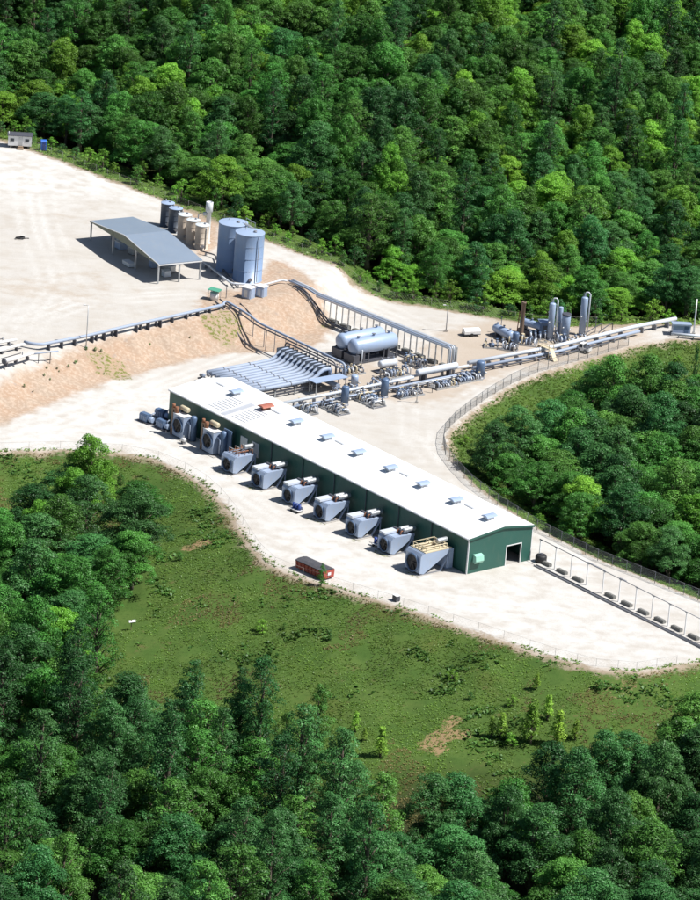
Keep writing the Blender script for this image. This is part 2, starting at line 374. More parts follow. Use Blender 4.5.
# ------------------------------------------------------------------ ground sheets
def axis_coords(lo, hi, step, far, mid=None):
    c = list(np.arange(lo, hi+step*.5, step))
    s, v = step, c[-1]
    while v < far: s = min(s*1.18, 260); v += s; c.append(v)
    s, v = step, c[0]; pre = []
    while v > -far: s = min(s*1.18, 260); v -= s; pre.append(v)
    return np.array(pre[::-1] + c)
def build_ground():
    xs = axis_coords(-72, 66, .6, 3000); ys = axis_coords(-104, 150, .6, 3000)
    X, Y = np.meshgrid(xs, ys, indexing='ij'); P = np.stack([X.ravel(), Y.ravel()], 1)
    z, ins, dmin, dfs, wd, dn, dr, db = terrain(P)
    d_pad = np.where(ins, dmin, -dmin)
    # clay bank between the two levels, and the clay shelf round the tanks
    band = np.minimum(dfs + .4, wd*np.interp(P[:,0], [-55,-35,-15], [.62,.85,1.15]) - dfs); band = np.where(P[:,0] > -9, band - (P[:,0]+9)*2.2, band)
    shelf_poly = [flat(*q, 4) for q in ((196,306),(205,292),(236,290),(262,270),(268,258),(290,262),(318,284),(336,304),(322,322),(290,330),(240,330))]
    sh = in_poly(P, [tuple(q) for q in shelf_poly]); ds, _ = pl_dist(P, [tuple(q) for q in shelf_poly+[shelf_poly[0]]])
    shelf = np.where(sh, ds, -ds)
    strip_poly = [flat(*q, 4) for q in ((228,184),(160,212),(200,262),(222,246))]
    st = in_poly(P, [tuple(q) for q in strip_poly]); ds2, _ = pl_dist(P, [tuple(q) for q in strip_poly+[strip_poly[0]]])
    d_dirt = np.maximum(np.maximum(band, shelf), np.where(st, ds2, -ds2)-.6); d_dirt = np.clip(d_dirt, -20, 20)
    def blob(px, py, r, zz=0.):
        c = flat(px, py, zz); return np.exp(-((P[:,0]-c[0])**2+(P[:,1]-c[1])**2)/r**2)
    tan = sum(blob(*q) for q in ((505,345,11),(545,338,12),(600,333,10),(455,372,9),(420,392,7),(370,378,8),(330,385,7),(475,350,8)))*.8
    tan = tan + sum(blob(px, py, r, 4) for px, py, r in ((60,215,13),(20,290,16),(90,290,11),(150,262,9),(230,250,8)))*.3
    tan = tan + np.clip(1-d_pad/2.2, 0, 1)*.55*(dn < 4)
    bleach = sum(blob(*q) for q in ((60,440,16),(130,400,13),(230,480,9),(300,540,10),(360,575,9),(600,640,14),(500,610,12),(330,330,9),(200,440,8),(560,560,9)))
    bleach = np.clip(bleach + sum(blob(px, py, r, 4) for px, py, r in ((60,160,14),(150,190,12),(20,180,14),(300,265,9)))*.9, 0, 1)
    bare = sum(blob(px, py, r, zz) for px, py, r, zz in [(a_, b_, r_, at(a_, b_, -8)[2]) for a_, b_, r_ in ((436,738,1.7),(452,722,1.6),(438,750,1.5),(464,735,1.3),(205,542,1.8),(190,548,1.5),(425,745,1.2),(446,735,1.4))]) 
    bare = bare + np.exp(-((P[:,0]-flat(620,680)[0])**2/40+(P[:,1]-flat(620,680)[1])**2/25))*.5
    weed = sum(blob(px, py, r, zz) for px, py, r, zz in ((100,352,3,3.5),(114,350,2.4,3.4),(120,362,2,2.5),(222,325,3,3),(230,318,2.4,3.4),(213,330,2,2.2),(330,310,2.2,2.5)))
    for a_ in (23.6,31,38.6,46.1,53.7,61.2,69.4):
        for da in (-2.6, -1.2, .2):
            c = B(a_+da, -5.9 if a_ < 65 else -7.2); weed = weed + .7*np.exp(-((P[:,0]-c[0])**2+(P[:,1]-c[1])**2)/.8) 
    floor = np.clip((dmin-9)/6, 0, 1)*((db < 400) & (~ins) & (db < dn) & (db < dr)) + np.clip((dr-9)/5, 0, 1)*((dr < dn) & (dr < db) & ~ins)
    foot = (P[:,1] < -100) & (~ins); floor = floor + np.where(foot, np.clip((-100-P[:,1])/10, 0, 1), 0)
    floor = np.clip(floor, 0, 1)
    track = np.zeros(len(P))
    for zz, path in ((0, ((720,650),(640,640),(560,612),(450,598),(350,560),(270,512),(200,468),(120,440),(60,437),(-20,446))), (0, ((345,332),(300,345),(250,352),(150,388),(60,425),(-20,445))), (4, ((-20,140),(60,166),(150,200),(240,240),(300,268))), (1, ((300,280),(350,292),(420,322),(440,345))),
                     (0, ((660,335),(600,350),(500,378),(440,412),(432,445),(465,490),(560,545),(720,617))), (4, ((20,320),(80,300),(140,295),(190,292))), (4, ((30,170),(40,230),(60,280),(20,330))), (0, ((440,345),(420,390),(425,440))), (0, ((180,395),(120,400),(150,440),(215,480))), (0, ((700,600),(640,600),(600,600),(540,590),(520,580)))):
        q = [np.array(flat(a_, b_, zz)) for a_, b_ in path]; d_, _ = pl_dist(P, [tuple(v) for v in q])
        for k_ in (.95, 3.4): track = np.maximum(track, np.exp(-((d_-k_)/.55)**2)*(1 if k_ < 2 else .7))
    track = track*np.clip(.1+1.5*(vnoise(P, 7, 31)+.4)+.5*vnoise(P, 2, 32), 0, 1)*.7
    V = np.column_stack([P, z]); nx, ny = len(xs), len(ys)
    i, j = np.meshgrid(np.arange(nx-1), np.arange(ny-1), indexing='ij'); a = (i*ny+j).ravel()
    Q = np.stack([a, a+ny, a+ny+1, a+1], 1)
    qc = Q[:, 0]
    pad_q = d_pad[Q].mean(1) > 0; dirt_q = pad_q & (d_dirt[Q].mean(1) > 0)
    back_q = (~pad_q) & (db[qc] < dn[qc]) & (db[qc] < dr[qc]) & (db[qc] > 5)
    rav_q = (~pad_q) & (dr[qc] < dn[qc]) & (dr[qc] < db[qc]) & (dr[qc] > 8)
    groups = (('gravel_pad', pad_q & ~dirt_q), ('clay_bank', dirt_q), ('hillside', back_q), ('ravine', rav_q), ('grass_slope', (~pad_q) & ~back_q & ~rav_q))
    for nm, sel in groups:
        q = Q[sel]; u, inv = np.unique(q.ravel(), return_inverse=True)
        me = bpy.data.meshes.new(nm); me.vertices.add(len(u)); me.vertices.foreach_set('co', V[u].ravel())
        me.loops.add(len(inv)); me.loops.foreach_set('vertex_index', inv.astype(np.int32))
        me.polygons.add(len(q)); me.polygons.foreach_set('loop_start', np.arange(0, 4*len(q), 4, dtype=np.int32))
        me.polygons.foreach_set('use_smooth', np.ones(len(q), bool)); me.update(calc_edges=True)
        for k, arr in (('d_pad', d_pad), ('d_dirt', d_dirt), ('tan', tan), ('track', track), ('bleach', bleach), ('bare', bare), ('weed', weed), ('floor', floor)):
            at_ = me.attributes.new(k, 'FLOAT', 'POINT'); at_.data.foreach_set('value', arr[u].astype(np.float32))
        me.materials.append(M['ground']); o = bpy.data.objects.new(nm, me); col.objects.link(o); o['kind'] = 'structure'
build_ground()

# ------------------------------------------------------------------ trees
def leaf_mesh(name, clumps, mat, seed, per=90, size=.34, upbias=.35):
    """clumps: (centre, radius, squash, tone); every leaf spray is a small folded card on the shell of its clump"""
    g = np.random.default_rng(seed); vs = []; tones = []
    for c, rad, sq, tone in clumps:
        c = np.asarray(c); k = int(per*(rad/1.2)**2)+6
        d = g.normal(size=(k, 3)); d /= np.linalg.norm(d, axis=1)[:, None]
        d[:, 2] = np.where(d[:, 2] < -.45, -d[:, 2], d[:, 2])
        rr = rad*(.62 + .45*g.random(k)**.7)
        pos = c + d*rr[:, None]*np.array([1, 1, sq])
        nrm = d*1.0 + g.normal(size=(k, 3))*.42 + np.array([0, 0, upbias]); nrm /= np.linalg.norm(nrm, axis=1)[:, None]
        t = np.cross(nrm, g.normal(size=(k, 3))); t /= np.linalg.norm(t, axis=1)[:, None]
        b = np.cross(nrm, t); s = size*(.6+.8*g.random(k))[:, None]
        q = np.stack([pos-t*s*.62, pos-b*s*.40+nrm*s*.08, pos+t*s*.62-nrm*s*.10, pos+b*s*.40+nrm*s*.08], 1)
        vs.append(q.reshape(-1, 3)); tones.append(np.repeat(np.clip(tone + g.normal(size=k)*.13, 0, 1), 4))
    V = np.concatenate(vs); T = np.concatenate(tones); nq = len(V)//4
    me = bpy.data.meshes.new(name); me.vertices.add(len(V)); me.vertices.foreach_set('co', V.ravel())
    me.loops.add(len(V)); me.loops.foreach_set('vertex_index', np.arange(len(V), dtype=np.int32))
    me.polygons.add(nq); me.polygons.foreach_set('loop_start', np.arange(0, len(V), 4, dtype=np.int32)); me.update(calc_edges=True)
    at_ = me.attributes.new('tone', 'FLOAT', 'POINT'); at_.data.foreach_set('value', T.astype(np.float32))
    me.materials.append(M[mat]); return me
def branch_mesh(name, H, r0, limbs, mat='bark', lean=(0, 0)):
    mb = MB(); pts = [(lean[0]*t*t*H, lean[1]*t*t*H, t*H-.5*(t == 0)) for t in (0, .15, .35, .6, .85, 1.0)]
    mb.tube(pts, [r0*1.35, r0, r0*.85, r0*.6, r0*.32, r0*.12], 8)
    for a, b, r in limbs:
        a, b = Vector(a), Vector(b); m_ = (a+b)/2 + Vector((0, 0, .12*(b-a).length))
        mb.tube([a, m_, b], [r, r*.65, r*.22], 5)
    return mb
def mesh_of(mb, name, mat):
    me = bpy.data.meshes.new(name); me.from_pydata(mb.v, [], mb.f); me.polygons.foreach_set('use_smooth', mb.sm); me.materials.append(M[mat]); return me
def tree_proto(seed, H, rad, base, kind, mat):
    """kind: round = broad dome, tall = narrow with gaps, tower = irregular layered spire"""
    g = np.random.default_rng(seed); clumps = []; limbs = []; n = dict(round=95, tall=84, tower=76, small=30, lobed=1, sprig=40)[kind]
    lobes = [(g.uniform(0, 6.28), g.uniform(.75, 1.2)) for _ in range(5)]
    for i in range(n):
        t = (i+.5)/n; t = t**.85; z = base + (H-base)*t
        if kind == 'sprig': env = (1-t)**.7+.15
        elif kind in ('round', 'small', 'lobed'): env = math.sin(math.pi*min(1, .16+.84*t))**.55*(1-.25*t)
        elif kind == 'tall': env = (math.sin(math.pi*min(1, .12+.86*t))**.5)*(.85+.3*math.sin(t*13+seed))
        else: env = (1-t)**.6*(.75+.4*abs(math.sin(t*9+seed)))+.10
        a = i*2.39996 + g.uniform(-.5, .5)
        lob = 1+.24*math.cos(2*(a-lobes[0][0]))*lobes[0][1]*.6 + .18*math.cos(3*(a-lobes[1][0]))
        u = g.random()**.42; r = rad*env*lob*u
        c = (r*math.cos(a), r*math.sin(a), z + g.uniform(-.4, .4))
        cr = g.uniform(.20, .36)*rad*(.75+.25*env)*(.9 if kind == 'round' else 1.0)
        cr = max(.42, min(cr, 1.45)); clumps.append((c, cr, g.uniform(.62, .85), g.random()))
        if u > .5 and i % 2 == 0: limbs.append(((0, 0, max(base*.7, z-1.2-r*.5)), (c[0]*.92, c[1]*.92, c[2]-.1), .05+.10*(1-t)*H/12))
    if kind == 'lobed':
        clumps = []; limbs = []; nl = 9
        for j in range(nl):
            t = (j+.6)/nl; a = j*2.39996+g.uniform(-.5, .5); rr = rad*(.62 if t < .8 else .18)*g.uniform(.7, 1.15)*(1.05-.35*t)
            lc = np.array([rr*math.cos(a), rr*math.sin(a), base+1.0+(H-base-2.2)*t**.9]); lr = rad*g.uniform(.36, .58)*(1.1-.35*t); tone = g.random()
            limbs.append(((0, 0, max(base*.6, lc[2]-lr-1.0)), tuple(lc*np.array([.9, .9, 1])), .07+.10*(1-t)*H/12))
            for i in range(int(17*(lr/1.5)**1.5)+6):
                d = g.normal(size=3); d /= np.linalg.norm(d); d[2] = d[2] if d[2] > -.55 else -d[2]
                clumps.append((tuple(lc+d*lr*np.array([1, 1, .95])), g.uniform(.45, .85), g.uniform(.6, .9), float(np.clip(.75*tone+.35*g.random()-.05, 0, 1))))
    return leaf_mesh('crown', clumps, mat, seed+5, 290, .165), mesh_of(branch_mesh('trunk', H*.93, .10+.016*H, limbs, lean=(g.uniform(-.03,.03), g.uniform(-.03,.03))), 'trunk', 'bark')
PROTO = []
for k, (H, rad, base, kind, mat) in enumerate([
        (12, 4.0, 2.2, 'lobed', 'leaf'), (13, 3.6, 3.0, 'round', 'leaf_deep'), (11, 4.2, 1.8, 'lobed', 'leaf'), (14, 4.1, 2.8, 'lobed', 'leaf_deep'),
        (12.5, 3.5, 2.0, 'lobed', 'leaf_bright'), (16, 2.9, 3.0, 'tall', 'leaf'), (17, 2.7, 3.2, 'tall', 'leaf_deep'), (17.5, 2.7, 3.0, 'tower', 'leaf_deep'),
        (15, 2.8, 2.4, 'tower', 'leaf'), (13, 3.9, 2.8, 'round', 'leaf')]):
    PROTO.append((*tree_proto(101+7*k, H, rad, base, kind, mat), H, rad))
SMALL = [(*tree_proto(300+7*k, 4.0, r_, .35, 'small' if k < 3 else 'sprig', m_), 4.0, r_) for k, (r_, m_) in enumerate(((1.7, 'leaf'), (1.9, 'leaf_bright'), (2.1, 'leaf_deep'), (1.0, 'leaf_sapling'), (.85, 'leaf_sapling')))]
def plant(name, label, cat, group, proto, x, y, s, rz, z=None, part='crown'):
    o = thing(name, label, cat, (x, y, gz(x, y) if z is None else z), rz, group); o.scale = (s[0], s[0], s[1])
    for nm, me in ((part, proto[0]), ('trunk', proto[1])):
        c = bpy.data.objects.new(nm, me); col.objects.link(c); c.parent = o
    return o
cand = []   # x, y, z, proto, sxy, sz, zone
def jitter(x0, x1, y0, y1, step, seed):
    g = np.random.default_rng(seed); out = []
    for i, xx in enumerate(np.arange(x0, x1, step)):
        for j, yy in enumerate(np.arange(y0, y1, step*.9)):
            out.append((xx + (j % 2)*step*.5 + g.uniform(-.34, .34)*step, yy + g.uniform(-.34, .34)*step))
    return np.array(out)
WOOD_PX = [(-40,540),(20,535),(60,502),(105,505),(146,540),(152,590),(92,632),(82,690),(135,745),(205,768),(262,800),(330,832),(400,866),(470,862),(540,835),(600,803),(650,778),(760,752),(760,1150),(-60,1150)]
wood = [tuple(at(*q)[:2]) for q in WOOD_PX]
Pf = jitter(-75, 75, -190, -20, 7.2, 3); z, ins, dmin, dfs, wd, dn, dr, db = terrain(Pf)
inw = in_poly(Pf, wood)
for (x, y), zz in zip(Pf[inw], z[inw]):
    pp = project((x, y, zz))
    if 108 < pp[0] < 172 and 636 < pp[1] < 735: continue
    cand.append((x, y, zz, 'wood'))
Pr = jitter(14, 88, -62, 72, 6.3, 4); z, ins, dmin, dfs, wd, dn, dr, db = terrain(Pr)
okr = (~ins) & (dr < dn) & (dr < db+30) & (dr > np.where(Pr[:,1] < 0, 4.6, 5.6)) & ~((np.abs(Pr[:,0]-55.5) < 4.5) & (Pr[:,1] > 36) & (Pr[:,1] < 57)) & (Pr[:,0] < 85)
upper = np.array([pl_dist(np.array([p]), RAV[9:])[0][0] for p in Pr]); okr &= (upper > np.where(Pr[:,0] > 40, 16.0, 10.0))
for (x, y), zz, d in zip(Pr[okr], z[okr], dr[okr]): cand.append((x, y, zz, 'ravine'))
Pb = jitter(-115, 105, 60, 330, 6.6, 5); z, ins, dmin, dfs, wd, dn, dr, db = terrain(Pb)
okb = (~ins) & (db < dn) & (db < dr) & (db > 8.0)
for (x, y), zz, d in zip(Pb[okb], z[okb], db[okb]): cand.append((x, y, zz, 'edge' if d < 15.5 else 'hill'))
items = []
g = np.random.default_rng(77)
for x, y, zz, zone in cand:
    pp = project((x, y, zz+7)); m_ = 55 if zone != 'hill' else 75
    if not (-m_ < pp[0] < 700+m_ and -90 < pp[1] < 900+62): continue
    mean = vnoise(np.array([[x, y]]), 24, 9)[0]
    if zone == 'wood':
        right = pp[0] > 395
        pr = g.choice([1,3,3,1,3,2,9,3,1]) if right else g.choice([0,2,9,5,5,6,8,3,3,1,1,6,6,7])
        sz = g.uniform(.7, 1.2) + mean*.3; sx = g.uniform(1.0, 1.35)
        if pr in (5,6,7,8): sz *= 1.12
        if pp[0] < 175 and pp[1] < 640: pr = g.choice([0,1,3,2,9,4]); sz *= .85
    elif zone == 'ravine':
        pr = g.choice([0,1,2,3,9,4,2,0,1]); d = float(pl_dist(np.array([[x, y]]), RAV)[0][0])
        sz = min(1.05, .50+.028*d)*g.uniform(.85, 1.15); sx = max(.62, min(1.25, sz*1.35))
    else:
        pr = g.choice([0,1,2,3,4,9,0,2,9,5,6,4]); sz = g.uniform(.65, 1.18)+mean*.35; sx = g.uniform(.78, 1.28)
        if zone == 'edge': sz *= .82
    items.append((x, y, zz, zone, int(pr), sx, sz, g.uniform(0, 6.28)))
# understorey that fills the gaps of the hillside forest
Pu = jitter(-115, 105, 60, 330, 5.4, 15); z, ins, dmin, dfs, wd, dn, dr, db = terrain(Pu)
oku = (~ins) & (db < dn) & (db < dr) & (db > 11)
for (x, y), zz in zip(Pu[oku], z[oku]):
    pp = project((x, y, zz+4))
    if -75 < pp[0] < 775 and -90 < pp[1] < 900: items.append((x, y, zz, 'hill', int(g.choice([0,2,4,4,9])), g.uniform(.5, .8), g.uniform(.38, .62), g.uniform(0, 6.28)))
single = [t for t in items if t[3] != 'hill']
single.sort(key=lambda t: (t[0]-CC[0])**2+(t[1]-CC[1])**2)
far = [t for t in items if t[3] == 'hill'] + single[288:]
single = single[:288]
print('trees', len(single), 'forest', len(far))
crown_src = {}
for x, y, zz, zone, pr, sx, sz, rz in single:
    tone = {'leaf': 'mid green', 'leaf_deep': 'dark green', 'leaf_bright': 'bright green'}[PROTO[pr][0].materials[0].name]
    tall = pr in (5,6,7,8); pp = project((x, y, zz))
    where = {'ravine': 'in the wooded ravine inside the bend of fence', 'edge': 'in the front row of the forest behind the gravel road'}.get(zone) or \
        ('in the clump climbing the slope towards the gravel' if pp[0] < 190 and pp[1] < 690 else 'in the thick wood below the grassy slope')
    short = {'ravine': 'ravine', 'edge': 'forest front'}.get(zone) or ('slope clump' if pp[0] < 190 and pp[1] < 690 else 'lower wood')
    shape = 'tall narrow' if tall else 'round-crowned'
    o = plant('tall_tree' if tall else 'broadleaf_tree', '%s %s tree %s' % (tone, shape, where), 'tree', '%s %s trees of the %s' % (tone, shape, short), PROTO[pr], x, y, (sx, sz), rz, zz-.15)
for k in range(10):
    for o in bpy.data.objects:
        if o.parent and o.name.startswith('crown') and o.data == PROTO[k][0]: crown_src[k] = o; break
TALLS = [(186,800,1.12,7),(234,792,1.0,7),(262,778,.72,8),(314,778,.88,8),(282,786,.66,5),(300,840,.9,7),(215,830,1.0,6)]
for px, py, s, pr in TALLS:
    p = at(px, py, -15)
    tone = 'dark green' if pr in (6, 7) else 'mid green'
    plant('tall_tree', tone + ' tall narrow tree in the thick wood below the grassy slope', 'tree', tone + ' tall narrow trees of the lower wood', PROTO[pr], p[0], p[1], (s*.9, s), px*.7)
# the rest of the hillside forest: one mass of the same trees
def forest(points, name, label, cat):
    me = bpy.data.meshes.new(name); me.vertices.add(len(points)); me.vertices.foreach_set('co', np.array([(t[0], t[1], t[2]-.15) for t in points]).ravel())
    for nm, ty, arr in (('variant', 'INT', [t[4] for t in points]), ('turn', 'FLOAT', [t[7] for t in points]), ('wide', 'FLOAT', [t[5] for t in points]), ('high', 'FLOAT', [t[6] for t in points])):
        a = me.attributes.new(nm, ty, 'POINT'); a.data.foreach_set('value', np.array(arr, dtype=np.int32 if ty == 'INT' else np.float32))
    o = bpy.data.objects.new(name, me); col.objects.link(o); o['kind'] = 'stuff'; tag(o, label, cat)
    ng = bpy.data.node_groups.new('forest_nodes', 'GeometryNodeTree'); ng.is_modifier = True
    ng.interface.new_socket('Geometry', in_out='INPUT', socket_type='NodeSocketGeometry'); ng.interface.new_socket('Geometry', in_out='OUTPUT', socket_type='NodeSocketGeometry')
    N, L = ng.nodes, ng.links; gi = N.new('NodeGroupInput'); go = N.new('NodeGroupOutput'); jn = N.new('GeometryNodeJoinGeometry')
    def nattr(nm, ty):
        a = N.new('GeometryNodeInputNamedAttribute'); a.data_type = ty; a.inputs[0].default_value = nm
        return [s for s in a.outputs if s.enabled and s.name == 'Attribute'][0]
    va, tu, wi, hi = nattr('variant', 'INT'), nattr('turn', 'FLOAT'), nattr('wide', 'FLOAT'), nattr('high', 'FLOAT')
    cs = N.new('ShaderNodeCombineXYZ'); L.new(wi, cs.inputs[0]); L.new(wi, cs.inputs[1]); L.new(hi, cs.inputs[2])
    cr = N.new('ShaderNodeCombineXYZ'); L.new(tu, cr.inputs[2])
    for k in sorted(set(t[4] for t in points)):
        cmp_ = N.new('FunctionNodeCompare'); cmp_.data_type = 'INT'; cmp_.operation = 'EQUAL'
        ins_ = [s for s in cmp_.inputs if s.enabled]; L.new(va, ins_[0]); ins_[1].default_value = k
        src = crown_src[k]; trunk = [c for c in bpy.data.objects if c.parent == src.parent and c.name.startswith('trunk')][0]
        for ob in (src, trunk):
            oi = N.new('GeometryNodeObjectInfo'); oi.inputs['Object'].default_value = ob; oi.inputs['As Instance'].default_value = True; oi.transform_space = 'ORIGINAL'
            ip = N.new('GeometryNodeInstanceOnPoints'); L.new(gi.outputs[0], ip.inputs['Points']); L.new([s for s in cmp_.outputs if s.enabled][0], ip.inputs['Selection'])
            L.new(oi.outputs['Geometry'], ip.inputs['Instance']); L.new(cr.outputs[0], ip.inputs['Rotation']); L.new(cs.outputs[0], ip.inputs['Scale'])
            L.new(ip.outputs[0], jn.inputs[0])
    L.new(jn.outputs[0], go.inputs[0]); md = o.modifiers.new('forest', 'NODES'); md.node_group = ng
forest(far, 'hillside_forest', 'dense green broadleaf forest covering the hillside beyond the gravel site', 'forest')

# bushes along the edges of the gravel, saplings on the slope
g = np.random.default_rng(21)
def along(poly, step, off, jit):
    out = []; 
    for (x0, y0), (x1, y1) in zip(poly[:-1], poly[1:]):
        L_ = math.hypot(x1-x0, y1-y0); nx, ny = (y1-y0)/L_, -(x1-x0)/L_
        for t in np.arange(0, L_, step):
            u = (t+g.uniform(-.5, .5)*step)/L_; d = off+g.uniform(0, jit); out.append((x0+(x1-x0)*u+nx*d, y0+(y1-y0)*u+ny*d))
    return out
for x, y in along(BACK, 3.2, 3.0, 3.6):
    pp = project((x, y, gz(x, y)))
    if -15 < pp[0] < 715:
        s = g.uniform(.45, .95); plant('bush', 'low bush at the forest edge along the gravel road', 'bush', 'bushes at the forest edge', SMALL[g.choice([0,1,1,2])], x, y, (s, s*g.uniform(.8, 1.1)), g.uniform(0, 6))
for x, y in along(RAV[2:-1], 4.0, 2.6, 7.5):
    pp = project((x, y, gz(x, y)))
    if -5 < pp[0] < 705:
        s = g.uniform(.25, .62); plant('bush', 'small bush on the grass bank below the chain link fence of the ravine', 'bush', 'bushes on the ravine bank', SMALL[g.choice([0,1,0,2])], x, y, (s, s*g.uniform(.6, .9)), g.uniform(0, 6))
SAP = [(530,743,1.25,3),(501,738,.75,3),(491,737,.6,4),(547,720,.75,3),(557,746,1.05,4),(536,690,.5,3),(512,706,.45,1),(355,732,.6,3),(380,757,.9,4),(364,741,.4,3),(452,680,.45,1),(510,746,.55,1),(262,632,.55,1),(284,630,.3,0),(120,485,.5,0),(180,560,.35,0),(330,640,.3,0),(600,690,.45,0),(470,700,.35,0),(575,740,.6,3)]
for px, py, s, k in SAP:
    p = at(px, py, -6)
    plant('sapling' if k > 2 else 'bush', 'bright green sapling growing on the grassy slope' if k > 2 else 'small bush standing alone on the grassy slope', 'sapling' if k > 2 else 'bush', 'saplings on the grassy slope' if k > 2 else 'lone bushes on the grassy slope', SMALL[k], p[0], p[1], (s, s*(1.15 if k > 2 else .8)), px)
for px, py, s in ((44,376,.16),(57,369,.13),(68,367,.15),(75,363.5,.18),(77,362,.12),(50,380,.12),(24,387,.17),(47,368.5,.14),(59,372,.1),(104,374,.1),(150,345,.12),(190,338,.11),(33,392,.1),(86,350,.2),(95,351,.22),(101,352,.18)):
    p = at(px, py, 3); plant('weed_clump', 'tiny weed clump rooted in the orange clay bank', 'weed', 'weed clumps on the clay bank', SMALL[0], p[0], p[1], (s, s*.7), px)
p = at(321, 586)
plant('sapling', 'small tree at the gravel edge beside the red dumpster', 'sapling', None, SMALL[0], p[0], p[1], (.42, .75), 1.)
for px, py, zz in ((692,400,-4),):
    p = at(px, py, zz); o = plant('cypress_tree', 'slim dark column of a tree standing above the ravine wood', 'tree', None, SMALL[2], p[0], p[1], (.36, 2.2), .5)
def snag(px, py, z0, H, seed, label):
    p = at(px, py, z0); gg = np.random.default_rng(seed); limbs = []
    for i in range(16):
        t = .3+.65*i/16; a = i*2.4; l_ = (1-t)*H*.35+.5
        limbs.append(((0, 0, t*H), (math.cos(a)*l_, math.sin(a)*l_, t*H+l_*.8), .07*(1-t)+.03))
    o = thing('dead_tree', label, 'tree', (p[0], p[1], p[2]-.1), 0)
    branch_mesh('t', H, .16, limbs, 'snag').build('trunk', 'snag', o, fix=False)
snag(200, 800, -14, 12, 1, 'bare grey dead tree among the leafy trees of the lower wood')
0 and snag(657, 325, 0, 14, 2, 'bare pale dead tree at the forest front behind the blue skid hut')
snag(218, 470-250+0, 4, 12, 3, 'bare grey dead tree at the forest front behind the storage tanks') if False else None

# weeds and tall grass: uncountable cover
def weeds(name, label, P, seed, size, mat='leaf_grass'):
    gg = np.random.default_rng(seed); zz = terrain(P)[0]; n = len(P); k = 4
    base = np.repeat(np.column_stack([P, zz]), k, 0); s = np.repeat(size*(.5+gg.random(n)**1.6), k); m_ = n*k
    a = gg.uniform(0, 6.28, m_); sp = s*gg.uniform(.25, 1.0, m_); ht = s*gg.uniform(.10, .55, m_)
    tip = base + np.stack([np.cos(a)*sp, np.sin(a)*sp, ht], 1); sd_ = np.stack([-np.sin(a), np.cos(a), np.zeros(m_)], 1)*(s*.22)[:, None]
    mid = (base+tip)/2 + np.array([0, 0, .12])*s[:, None]
    q = np.stack([base-np.array([0, 0, .05]), mid-sd_, tip, mid+sd_], 1).reshape(-1, 3)
    me = bpy.data.meshes.new(name); me.vertices.add(len(q)); me.vertices.foreach_set('co', q.ravel())
    me.loops.add(len(q)); me.loops.foreach_set('vertex_index', np.arange(len(q), dtype=np.int32)); me.polygons.add(m_)
    me.polygons.foreach_set('loop_start', np.arange(0, len(q), 4, dtype=np.int32)); me.update(calc_edges=True)
    tn = np.clip(np.repeat(vnoise(P, 3.5, 8)*.8+vnoise(P, 13, 18)*.9+.45+gg.normal(size=n)*.2, k), 0, 1)
    at_ = me.attributes.new('tone', 'FLOAT', 'POINT'); at_.data.foreach_set('value', np.repeat(tn, 4).astype(np.float32))
    me.materials.append(M[mat]); o = bpy.data.objects.new(name, me); col.objects.link(o); o['kind'] = 'stuff'; tag(o, label, 'grass'); return o
g = np.random.default_rng(5)
Pw = np.column_stack([g.uniform(-60, 58, 230000), g.uniform(-125, 0, 230000)]); _z, ins, dmin, dfs, wd, dn, dr, db = terrain(Pw)
keep = (~ins) & (dn < dr) & (dn < 60) & (dn > .6) & (vnoise(Pw, 6, 12)+vnoise(Pw, 2.2, 13)*.7+.5*np.random.default_rng(9).random(len(Pw)) > -.15) & ~in_poly(Pw, [(x, y-6) for x, y in wood])
nz = vnoise(Pw, 9, 41)+.6*vnoise(Pw, 3, 42)+.25*vnoise(Pw, 1.2, 43)+.35*np.clip(1-dn/6, 0, 1)
dry = keep & (nz > .24); bald = keep & (vnoise(Pw, 4, 44)+.7*vnoise(Pw, 1.5, 45) > .42)
weeds('tall_grass', 'rough green grass covering the slope below the gravel', Pw[keep & ~dry & ~bald], 6, .24)
weeds('dry_grass', 'patches of dry olive brown grass on the slope below the gravel', Pw[dry & ~bald], 16, .24, 'leaf_dry')
sc = keep & (vnoise(Pw, 5, 46)+.8*vnoise(Pw, 1.8, 47) > .30) & (np.random.default_rng(4).random(len(Pw)) < .30)
weeds('low_scrub', 'low dark green scrub scattered over the grassy slope', Pw[sc], 17, .55, 'leaf_scrub')
spill = ins & (dn < 1.5) & (dr > 5) & (db > 20) & (np.random.default_rng(3).random(len(Pw)) < np.clip(.55-dn*.4, 0, 1)) & (vnoise(Pw, 3, 48) > -.1)
weeds('edge_weeds', 'ragged weeds spilling on to the gravel edge above the slope', Pw[spill], 18, .34)
Pv = np.column_stack([g.uniform(13, 62, 60000), g.uniform(-60, 72, 60000)]); _z, ins, dmin, dfs, wd, dn, dr, db = terrain(Pv)
keep = (~ins) & (dr < dn) & (dr < 15) & (dr > .5)
weeds('bank_grass', 'green grass and weeds on the bank of the ravine', Pv[keep], 7, .36)
Pq = np.column_stack([g.uniform(-75, 66, 16000), g.uniform(66, 150, 16000)]); _z, ins, dmin, dfs, wd, dn, dr, db = terrain(Pq)
keep = (~ins) & (db < dr) & (db < 8) & (db > .5)
weeds('verge_grass', 'bright grass verge between the gravel road and the hillside forest', Pq[keep], 8, .6)

